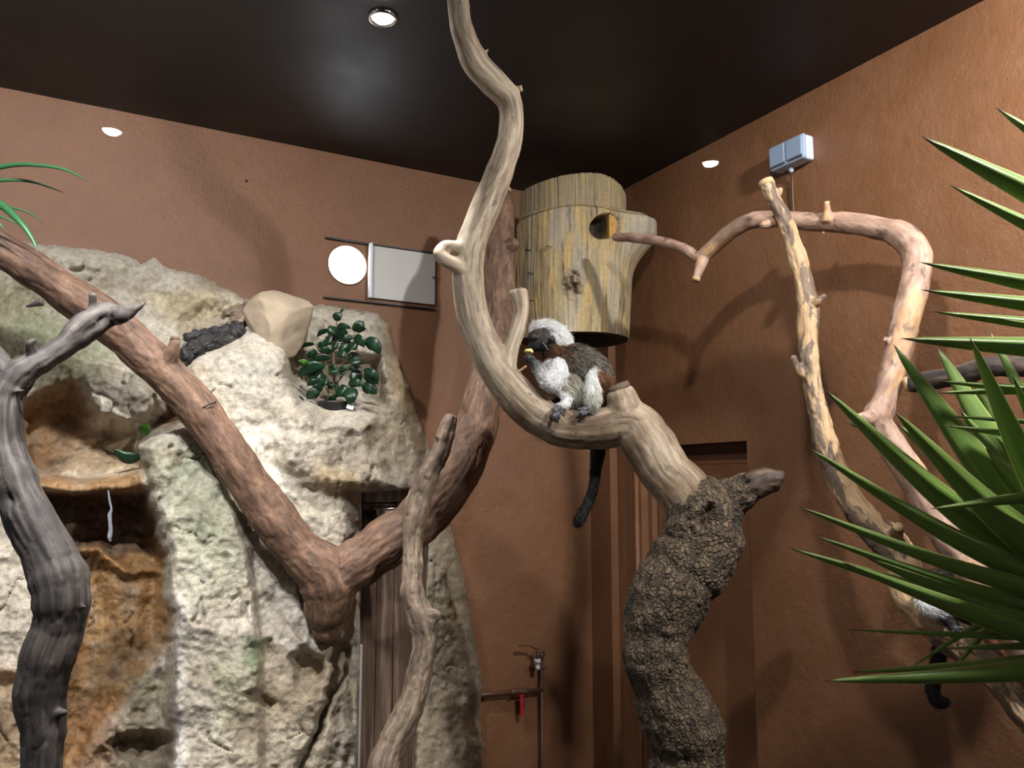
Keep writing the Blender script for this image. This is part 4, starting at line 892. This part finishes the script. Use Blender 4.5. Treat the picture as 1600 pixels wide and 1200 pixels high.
# bare face: no hair on the muzzle side of the head
xpx = 800+F*(info['P'][:, 0]/(info['P'][:, 1]*cp+(info['P'][:, 2]-EYE)*sp_))
face = (K < nh) & (xpx < 847)
fur('fur', mroot, info, mc, 60000, Ln*1.1, .00048, M['fur'], .35, 3, ~face)
def eyeball(parent, px, py, Y, r_px, name='eye', mat='eye'):
    c = at(px, py, Y); r_ = r_px/F*Y; v, f = tube([c+np.array([0, r_*k, 0]) for k in (-.98, -.8, -.4, 0, .4)], [r_*k for k in (.2, .6, .92, 1, .92)], 14); return obj(name, v, f, M[mat], parent)
eyeball(mroot, 835.8, 531.8, MY-.0175, 2.5); eyeball(mroot, 826.6, 532.4, MY-.009, 2.1)
ear = [[(858, 535, -.020, 7, BLK), (861, 531, -.026, 9, BLK), (863, 527, -.024, 8, BLK), (862, 524, -.020, 5, BLK)], [(859, 529, -.022, 6, BLK), (857, 532, -.024, 6, BLK)]]
organic('ear', [chain(mk(c), 6) for c in ear], .0011, M['dskin'], mroot, None, 2, 3)
v, f = tube(chain([(848, 535, MY-.0245, .9), (852, 540, MY-.026, 1.5), (856, 547, MY-.0235, 1)], 6)[0], .0007, 6); obj('cheek_streak', v, f, flat('pale_hair', S(150, 150, 152), .7), mroot)['label'] = 'thin pale streak across the cheek'
eyeball(mroot, 828.6, 540.0, MY-.0135, 1.0, 'nostril', 'dskin'); eyeball(mroot, 825.8, 540.4, MY-.0105, .8, 'nostril', 'dskin')
v, f = tube(chain([(825, 546, MY-.010, 1), (831, 547, MY-.0155, 1.2), (838, 545, MY-.0175, 1)], 6)[0], .0006, 6); obj('mouth', v, f, M['dskin'], mroot)
# hands and feet, five digits each
def digits(parent, name, palm, fingers, mat='hand', nails=True, y0=MY):
    ch = [chain([(x, y, y0+dy, w_) for (x, y, dy, w_) in c], 6) for c in [palm]+fingers]
    o, _ = organic(name, ch, .00085, M[mat], parent, None, 4, 2, .8, sides=12)
    for c in fingers:
        a = at(c[-2][0], c[-2][1], y0+c[-2][2]); b = at(c[-1][0], c[-1][1], y0+c[-1][2]); d = (b-a)/np.linalg.norm(b-a)
        v, f = tube([b-d*.001+np.array([0, -.0008, 0]), b+d*.0012+np.array([0, -.001, 0]), b+d*.003+np.array([0, 0, -.0006])], [.0009, .0008, .0002], 8); obj('claw', v, f, M['dskin'], o)
    return o
digits(mroot, 'hand', [(839, 573, -.032, 11), (833, 568, -.032, 12), (829, 564, -.032, 10)],
       [[(832, 566, -.036, 5), (826, 562, -.040, 4.4), (822, 558, -.038, 3.8), (822.5, 554.5, -.034, 3.2)], [(831, 564, -.038, 5), (826, 558, -.042, 4.4), (824, 554, -.038, 3.4)],
        [(833, 563, -.036, 5), (830, 558, -.042, 4.4), (828, 554, -.038, 3.4)], [(829, 567, -.030, 4.6), (823, 565, -.032, 4), (819, 561, -.030, 3.6), (820, 557, -.026, 3)], [(836, 566, -.028, 4.6), (835, 561, -.030, 4), (832, 556, -.030, 3.2)]])
digits(mroot, 'hand', [(876, 636, -.044, 11), (870, 640, -.050, 13), (867, 644, -.053, 12)],
       [[(868, 643, -.054, 5.2), (862, 647, -.056, 4.8), (860, 652, -.055, 4.4), (862, 656, -.052, 3.6)], [(868, 645, -.056, 5.2), (865, 651, -.060, 4.6), (865, 657, -.057, 3.8)],
        [(870, 645, -.056, 5.2), (869, 652, -.060, 4.6), (868.5, 658, -.057, 3.8)], [(873, 643, -.054, 5), (874, 650, -.058, 4.6), (872, 656, -.056, 3.8)], [(875, 640, -.050, 4.8), (879, 646, -.053, 4), (881, 650, -.052, 3.2)]], 'hand')
digits(mroot, 'foot', [(872, 628, .010, 9), (864, 630, .002, 10), (860, 631, -.004, 9)],
       [[(861, 629, -.006, 4.6), (857, 631, -.012, 4), (855, 634, -.014, 3.4)], [(862, 632, -.008, 4.4), (859, 635, -.014, 4), (858, 637, -.014, 3.2)], [(864, 633, -.010, 4.4), (863, 636, -.016, 3.6)],
        [(866, 633, -.010, 4.4), (866, 636, -.014, 3.6)], [(864, 627, -.004, 4.4), (861, 625, -.008, 3.8), (858, 627, -.010, 3.2)]], 'dskin')
digits(mroot, 'foot', [(926, 636, -.040, 12), (918, 638, -.046, 12), (911, 641, -.050, 11)],
       [[(911, 641, -.052, 5.2), (907, 645, -.057, 4.8), (906, 648, -.056, 3.8)], [(909, 639, -.050, 5), (905, 639, -.054, 4.4), (903, 641, -.054, 3.6)], [(913, 643, -.054, 5), (911, 648, -.059, 4.4), (909.5, 650, -.057, 3.6)],
        [(916, 643, -.052, 5), (915, 647, -.056, 4.2), (913, 649, -.055, 3.4)], [(921, 640, -.048, 5), (921, 644, -.053, 4.2), (919, 646, -.053, 3.4)]])
fc = at(826.5, 549, MY-.030); fr_ = facet_rock((0, 0, 0), (.0100, .008, .0075), 9, 7, .02)+fc
o = obj('food_piece', fr_, Fb, flat('pale_yellow_fruit', S(236, 224, 150), .5, 0, .05, 200), None); tag(o, "small pale yellow piece of fruit held at the sitting monkey's mouth", 'fruit')

# second monkey, behind the yucca leaves
N2 = 1.43
C2 = [[(1456, 912, .0, 40, DRK), (1480, 916, 0, 52, GRY), (1508, 930, 0, 54, GRY), (1528, 948, 0, 44, BRN)],
      [(1450, 924, -.004, 30, BLK), (1442, 926, -.006, 20, BLK)], [(1446, 917, 0, 12, WHT), (1456, 915, 0, 16, WHT), (1468, 920, 0, 14, WHT)],
      [(1450, 930, -.022, 26, WHT), (1446, 944, -.030, 26, WHT), (1458, 952, -.036, 24, WHT), (1468, 956, -.038, 20, (210, 212, 220))],
      [(1474, 936, -.02, 30, BLK), (1476, 956, -.036, 20, BLK), (1484, 972, -.046, 15, BLK), (1491, 980, -.050, 12, (60, 60, 62))],
      [(1504, 960, .01, 30, DRK), (1480, 990, .045, 20, BLK), (1470, 1012, .05, 20, BLK), (1465, 1040, .048, 19, BLK), (1458, 1068, .045, 18, BLK), (1458, 1084, .044, 18, BLK), (1465, 1096, .042, 18, BLK), (1474, 1097, .04, 15, BLK)]]
m2 = root('tamarin', at(1490, 960, N2), 'second black and white monkey crouched behind the yucca leaves, its dark tail hanging', 'monkey')
o_, i2, c2 = monkey_body('body', C2, m2, .0022, N2, 15)
fur('fur', m2, i2, c2, 22000, np.full(len(i2['K']), .010), .00042, M['fur'], .35, 13)
eyeball(m2, 1443, 922, N2-.015, 2.6); eyeball(m2, 1437, 923, N2-.012, 2.4)
digits(m2, 'hand', [(1484, 974, -.046, 12), (1491, 982, -.052, 14), (1494, 986, -.054, 12)],
       [[(1490, 986, -.055, 5), (1487, 991, -.060, 4.4), (1486, 996, -.060, 3.6)], [(1493, 988, -.056, 5), (1491, 994, -.061, 4.4), (1490, 1000, -.061, 3.6)], [(1496, 988, -.056, 5), (1497, 994, -.061, 4.4), (1497, 999, -.061, 3.6)],
        [(1499, 986, -.055, 5), (1502, 991, -.060, 4.4), (1503, 995, -.060, 3.6)], [(1498, 980, -.052, 5), (1504, 982, -.056, 4), (1507, 984, -.056, 3.2)]], 'hand', y0=N2)

# ------------------------------------------------------------------ plants
def leaf_mat(name, c0, c1, edge, tipc, trans=.25, rough=.38, vein=40, mid=None):
    t = NT(name); a = t.node('ShaderNodeAttribute', attribute_name='leaf'); sx = t.node('ShaderNodeSeparateXYZ'); t.l(a.outputs['Vector'], sx.inputs[0])
    mp = t.node('ShaderNodeMapping'); mp.inputs['Scale'].default_value = (1.2, vein, 1); t.l(a.outputs['Vector'], mp.inputs[0])
    n = t.noise(mp.outputs[0], 1.0, 4, .6); col = t.mix(t.ramp(n, [(.3, (0, 0, 0, 1)), (.7, (1, 1, 1, 1))]), c0, c1)
    ab = t.math('ABSOLUTE', sx.outputs[1]); col = t.mix(t.ramp(ab, [(.86, (0, 0, 0, 1)), (.95, (.8, .8, .8, 1))]), col, edge)
    if mid: col = t.mix(t.ramp(ab, [(.03, (.7, .7, .7, 1)), (.10, (0, 0, 0, 1))]), col, mid)
    col = t.mix(t.ramp(sx.outputs[0], [(.955, (0, 0, 0, 1)), (.985, (1, 1, 1, 1))]), col, tipc)
    t.base(col); t.rough(rough); t.bump(n, .12, .001)
    if trans:
        tr = t.node('ShaderNodeBsdfTranslucent'); t.l(col, tr.inputs[0]); mx = t.node('ShaderNodeMixShader'); mx.inputs[0].default_value = trans
        t.l(t.b.outputs[0], mx.inputs[1]); t.l(tr.outputs[0], mx.inputs[2]); t.l(mx.outputs[0], t.n['Material Output'].inputs[0])
    return t.m
M['yucca'] = leaf_mat('yucca_leaf', S(92, 128, 52), S(158, 194, 98), S(214, 220, 152), S(70, 44, 34), .32)
M['ficus'] = leaf_mat('fig_leaf', S(12, 36, 20), S(20, 54, 30), S(26, 62, 38), S(20, 50, 30), .08, .34, 4, S(36, 76, 46))
M['young'] = leaf_mat('young_leaf', S(60, 120, 40), S(96, 160, 62), S(110, 170, 80), S(80, 120, 50), .3, .3, 4, S(130, 180, 100))
M['strap'] = leaf_mat('strap_leaf', S(38, 84, 48), S(64, 120, 72), S(60, 100, 60), S(60, 60, 40), .15, .4)
M['twig'] = flat('thin_plant_stem', S(96, 84, 58), .7)
def leaf(parent, pts, wpx, mat, fold=.35, roll=0, prof='blade', name='leaf', nseg=14, cross=5, thick=.0006):
    A = np.array(pts, float); P = at(A[:, 0], A[:, 1], A[:, 2]); C = catmull(P, max(3, nseg//(len(pts)-1))); n = len(C)
    L = np.concatenate([[0], np.cumsum(np.linalg.norm(np.diff(C, axis=0), axis=1))]); t = L/L[-1]    # t = 0 base, 1 tip
    if prof == 'blade': W = np.clip(.42+1.6*t, 0, 1)*np.clip((1-t)/.62, 0, 1)**.72
    elif prof == 'ovate': W = np.sin(np.pi*np.clip(t, 0, 1)**.85)**.75*(1-.25*t)+.02; W[-1] = .01; W[-2] *= .6
    else: W = np.clip(1-t, 0, 1)**.5*np.clip(.5+t*3, 0, 1)
    wm = wpx/F*A[:, 2].mean()/2; T, _, _ = frames(C); V = []; U = []
    for i in range(n):
        vd = np.array([0, 0, EYE])-C[i]; vd /= np.linalg.norm(vd); tt_ = T[i]; s0 = np.cross(tt_, vd); s0 /= np.linalg.norm(s0)+1e-9
        if s0[2] < 0 and prof == 'blade': s0 = -s0
        nn_ = np.cross(s0, tt_); nn_ *= 1 if nn_@vd > 0 else -1
        ro = roll+(.0); s1 = s0*math.cos(ro)+nn_*math.sin(ro); n1_ = nn_*math.cos(ro)-s0*math.sin(ro)
        for k in range(cross):
            q_ = -1+2*k/(cross-1); V.append(C[i]+s1*q_*wm*W[i]-n1_*abs(q_)*fold*wm*W[i]); U.append((t[i], q_, 0))
    Fc = [(i*cross+k, i*cross+k+1, (i+1)*cross+k+1, (i+1)*cross+k) for i in range(n-1) for k in range(cross-1)]
    o = obj(name, V, Fc, M[mat], parent, True, {'leaf': ('FLOAT_VECTOR', U)})
    m = o.modifiers.new('thickness', 'SOLIDIFY'); m.thickness = thick; m.offset = 0
    return o
def yl(parent, tip, base, w_, Yt=.98, Yb=.95, sag=0, roll=.0, fold=.55, mat='yucca'):
    tx, ty = tip; bx_, by_ = base; mx_, my_ = (tx+bx_)/2, (ty+by_)/2; dx, dy = bx_-tx, by_-ty; l = math.hypot(dx, dy)
    m = (mx_+sag*dy/l, my_-sag*dx/l, (Yt+Yb)/2-.01); return leaf(parent, [(bx_, by_, Yb), m, (tx, ty, Yt)], w_, mat, fold, roll, nseg=18)
ya_ = root('yucca_plant', at(2110, 1000, .95)*np.array([1, 1, 0]), 'tall yucca beyond the right edge whose upper leaves point left across the wall', 'plant')
v, f = tube([at(2110, 560, .95)*np.array([1, 1, 0]), at(2110, 900, .95), at(2110, 540, .95)], [.03, .026, .02], 14); obj('stem', v, f, M['dark'], ya_)
for tip, w_, sl_, yt in (((1440, 213), 44, .50, .98), ((1484, 289), 30, .50, 1.0), ((1556, 168), 34, .66, 1.02), ((1438, 410), 32, .19, .95), ((1440, 453), 30, .13, .97), ((1458, 487), 25, .12, 1.0), ((1408, 529), 37, .06, .93),
                         ((1462, 595), 20, .10, .97), ((1459, 614), 20, -.03, 1.0), ((1468, 649), 12, .08, 1.02), ((1477, 665), 20, .13, .96), ((1565, 498), 22, .22, .92)):
    bx_ = 2060; yl(ya_, tip, (bx_, tip[1]+sl_*(bx_-tip[0])), w_*1.5, yt, .95, 4, -.30, .95)
yb_ = root('yucca_plant', at(1790, 1000, .96)*np.array([1, 1, 0]), 'bushy lower yucca at the right edge with a dense fan of sword-shaped leaves', 'plant')
v, f = tube([at(1790, 1000, .96)*np.array([1, 1, 0]), at(1790, 1200, .96), at(1770, 980, .96)], [.03, .028, .02], 14); obj('stem', v, f, M['dark'], yb_)
LB = [((1395, 537), (1750, 960), 64, 1.05, -14, -.5, .25), ((1463, 540), (1770, 960), 66, 1.10, -18, -.5, .25), ((1515, 527), (1740, 960), 56, .90, -16, .5, .3), ((1582, 587), (1760, 960), 44, .88, -10, .5, .3),
      ((1545, 515), (1780, 900), 34, 1.10, -10, -.4, .3), ((1288, 608), (1760, 960), 50, 1.00, -22, .1, .5), ((1350, 676), (1740, 950), 42, 1.08, -12, -.6, .2), ((1398, 643), (1790, 960), 60, .94, -20, .2, .5),
      ((1262, 699), (1780, 960), 44, .97, -20, .15, .55), ((1246, 791), (1790, 960), 36, .93, -14, -.1, .5), ((1272, 837), (1800, 985), 34, .96, -12, .25, .5), ((1232, 856), (1800, 1000), 36, .99, -10, .2, .55),
      ((1317, 879), (1800, 1040), 48, .90, -8, .1, .6), ((1355, 872), (1800, 1020), 46, .94, -10, .25, .5), ((1328, 984), (1780, 996), 16, .95, -2, .2, .5), ((1287, 1064), (1800, 1022), 40, .90, -6, .0, .6),
      ((1331, 1050), (1800, 1010), 26, .95, -4, .2, .5), ((1422, 1043), (1640, 930), 14, 1.0, 10, .3, .4), ((1494, 1040), (1600, 900), 22, 1.02, 0, .2, .4), ((1478, 1013), (1780, 1000), 20, .98, 0, .2, .5),
      ((1455, 795), (1780, 770), 30, .88, 8, .3, .5), ((1448, 812), (1780, 960), 52, 1.03, -12, -.3, .4), ((1500, 640), (1780, 940), 56, 1.06, -16, -.3, .3), ((1540, 700), (1790, 930), 58, 1.0, -10, .3, .4),
      ((1470, 730), (1790, 940), 50, 1.08, -12, -.2, .4), ((1520, 600), (1790, 900), 50, 1.1, -16, -.4, .3), ((1570, 650), (1800, 920), 50, 1.04, -14, .3, .4), ((1500, 760), (1800, 950), 48, 1.1, -10, .1, .4), ((1400, 660), (1780, 950), 40, 1.1, -10, -.3, .4),
      ((1560, 860), (1800, 960), 40, 1.06, 0, .2, .4), ((1530, 900), (1800, 1000), 40, 1.02, 0, .2, .4)]
for tip, base, w_, yt, sg, ro, fo in LB: yl(yb_, tip, base, w_*(.82 if tip[1] > 690 else 1.0), yt, .96, sg, ro if abs(ro) > .35 else -.28, fo if abs(ro) > .35 else .85)
# strap-leaved plant at the left edge
ys_ = root('strap_leaf_plant', at(-130, 345, 1.55)*np.array([1, 1, 0]), 'strap-leaved green plant at the upper left edge, arching over the reddish branch', 'plant')
v, f = tube([at(-130, 900, 1.55)*np.array([1, 1, 0]), at(-130, 900, 1.55), at(-128, 330, 1.55)], .014, 12); obj('stem', v, f, M['dark'], ys_)
for pts, w_ in (([(-130, 330, 1.55), (-60, 280, 1.54), (10, 259, 1.53), (60, 258, 1.52), (105, 266, 1.52), (140, 285, 1.52)], 11), ([(-130, 335, 1.55), (-60, 295, 1.55), (0, 282, 1.55), (50, 284, 1.56), (100, 301, 1.57)], 9),
                ([(-130, 335, 1.55), (-60, 305, 1.50), (-5, 316, 1.48), (30, 345, 1.47), (50, 372, 1.47), (59, 394, 1.47)], 22), ([(-130, 340, 1.55), (-40, 320, 1.56), (20, 325, 1.57), (50, 335, 1.58), (67, 350, 1.58)], 7),
                ([(-130, 345, 1.55), (-60, 330, 1.52), (-15, 338, 1.5), (9, 360, 1.5)], 14), ([(-130, 345, 1.55), (-50, 325, 1.56), (0, 338, 1.57), (30, 352, 1.58)], 9)):
    leaf(ys_, pts, w_, 'strap', .5, .2, 'strap', nseg=20)
# potted fig in its black pot on the rock shelf
fy = rock_Y(525, 650)+.085
pc = at(520, 641, fy); fig = root('potted_fig', pc-np.array([0, 0, .05]), 'small potted fig with dark glossy leaves in a black pot on the rock shelf', 'plant')
v, f = tube([pc+np.array([0, 0, z_]) for z_ in (-.055, -.02, .016, .017, .023, .023, .012)], [.030, .036, .041, .044, .044, .040, .039], 28); obj('pot', v, f, M['black'], fig)
v, f = tube([pc+np.array([0, 0, .012]), pc+np.array([0, 0, .016])], [.039, .036], 24); obj('soil', v, f, flat('potting_soil', S(46, 34, 26), .95, 0, .4, 200, 1), fig)
def fz(x, y, dy=0): return (430+x*.15, 470+y*.15, fy+dy)
for st_, w0_ in (([(600, 1080), (612, 800), (608, 600), (612, 420)], 4.5), ([(560, 1070), (552, 860), (545, 700), (500, 600), (470, 520)], 2.5), ([(570, 1080), (560, 840), (640, 740), (720, 640), (870, 510)], 2), ([(600, 1060), (650, 860), (700, 790), (780, 700), (900, 740)], 2),
                 ([(610, 500), (630, 330), (640, 220), (670, 140)], 2), ([(610, 460), (760, 420), (860, 350), (880, 320)], 1.6), ([(600, 1040), (660, 940), (800, 880), (900, 900)], 1.8), ([(590, 1050), (520, 900), (450, 800), (330, 700)], 1.8), ([(545, 700), (480, 560), (420, 470), (390, 430)], 1.4)):
    C, R = chain([fz(x, y)+(w0_,) for x, y in st_], 5); v, f = tube(C, R*np.linspace(1.1, .6, len(R)), 8); obj('stem', v, f, M['twig'], fig)
FL = [(640, 275, 800, 292, 52, 0), (620, 205, 705, 135, 70, .3), (672, 132, 765, 62, 22, .6), (872, 335, 925, 210, 105, 0), (930, 405, 1098, 565, 100, -.2), (565, 300, 430, 382, 42, .5), (640, 278, 565, 375, 85, 0), (600, 380, 765, 325, 95, 0), (605, 455, 520, 375, 90, .1), (560, 440, 438, 500, 64, .3),
      (640, 412, 830, 395, 60, .5), (815, 385, 932, 488, 84, -.2), (312, 422, 133, 470, 50, .4), (412, 452, 258, 497, 38, .6), (590, 545, 438, 520, 52, .4), (440, 528, 335, 605, 62, .4), (690, 440, 742, 550, 120, 0), (770, 450, 850, 515, 90, .3), (640, 540, 765, 605, 64, .3), (760, 605, 890, 618, 90, .2), (830, 585, 868, 690, 90, .1),
      (585, 595, 340, 655, 54, .4), (355, 682, 230, 625, 40, .1), (520, 680, 225, 795, 92, .3), (495, 720, 368, 855, 110, .1), (560, 712, 665, 700, 50, .5), (660, 742, 785, 700, 48, .3), (755, 705, 918, 735, 54, .3), (915, 722, 1085, 825, 62, .2), (915, 775, 1078, 872, 86, -.2), (800, 735, 852, 862, 100, 0), (760, 865, 935, 882, 70, .3), (900, 885, 1060, 980, 96, 0),
      (785, 895, 785, 1088, 108, 0), (640, 915, 730, 1010, 110, .2), (600, 835, 600, 935, 90, .1), (480, 850, 560, 865, 70, .4), (470, 945, 325, 1030, 84, .1), (450, 850, 325, 885, 50, .4), (298, 1044, 190, 1003, 30, .2), (690, 1078, 838, 1092, 36, .5), (600, 960, 672, 1000, 70, .3), (688, 740, 682, 825, 34, .2), (590, 470, 650, 500, 90, .2), (610, 690, 620, 780, 90, .2),
      (560, 700, 655, 720, 60, .3), (420, 690, 300, 760, 70, .5), (540, 790, 450, 900, 90, .3), (640, 1000, 560, 1050, 60, .4), (500, 900, 380, 960, 70, .4)]
for i, (a, b, c, d, w_, ro) in enumerate(FL):
    dy = -.025+.05*((i*37) % 11)/11-.01; l = math.hypot(c-a, d-b); sg = .14*l*(1 if c > a else -1)*(1 if abs(c-a) > 40 else 0)
    mx_, my_ = (a+c)/2+sg*(d-b)/l, (b+d)/2-abs(sg)*abs(c-a)/l*.9
    o = leaf(fig, [fz(a, b, dy*.6), fz(mx_, my_, dy-.006), fz(c, d, dy)], w_*.235, 'young' if i in (22, 11, 29) and i == 22 else 'ficus', .10, ro*.6+random.uniform(-.15, .15), 'ovate', nseg=12, thick=.0005)
ol = fz(765, 1108); o = obj('plant_tag', *box(at(547, 636, fy-.03), .010, .0012, .006, [np.array([.9, 0, -.3]), np.array([0, 1, 0]), np.array([.3, 0, .9])]), flat('white_tag', S(232, 234, 236), .4), None, False)
tag(o, 'small blank white plastic tag on the shelf in front of the potted fig', 'tag')
# vine sprig in the niche
vy = rock_Y(222, 690, .02); sprig = root('vine_sprig', at(213, 700, vy), 'tiny vine sprig with one bright and one dark leaf in the wet niche', 'plant')
C, R = chain([(216, 712, vy+.01, 5), (212, 700, vy, 6), (215, 688, vy, 4), (222, 680, vy-.005, 2)], 5); v, f = tube(C, R, 8); obj('stem', v, f, M['twig'], sprig)
leaf(sprig, [(222, 681, vy-.008), (226, 671, vy-.02), (233, 661, vy-.02)], 20, 'young', .25, .2, 'ovate'); leaf(sprig, [(222, 714, vy-.006), (198, 716, vy-.03), (176, 701, vy-.04)], 21, 'ficus', .3, .3, 'ovate')
# trickle of water falling off the ledge
wy_ = rock_Y(172, 757, .004); C, R = chain([(169, 766, wy_, 2), (171, 782, wy_, 3), (174, 796, wy_+.002, 3), (171, 808, wy_+.003, 6), (173, 822, wy_+.004, 5), (171, 838, wy_+.006, 6), (172, 846, wy_+.008, 3)], 6, .25, 3)
wt = NT('water'); wt.base(S(205, 210, 220)); wt.rough(.05); wt.b.inputs['Transmission Weight'].default_value = .6; wt.b.inputs['IOR'].default_value = 1.33
v, f = tube(C, R, 10); o = obj('water_trickle', v, f, wt.m, None); tag(o, 'thin trickle of water falling from the niche ledge of the rock', 'water')
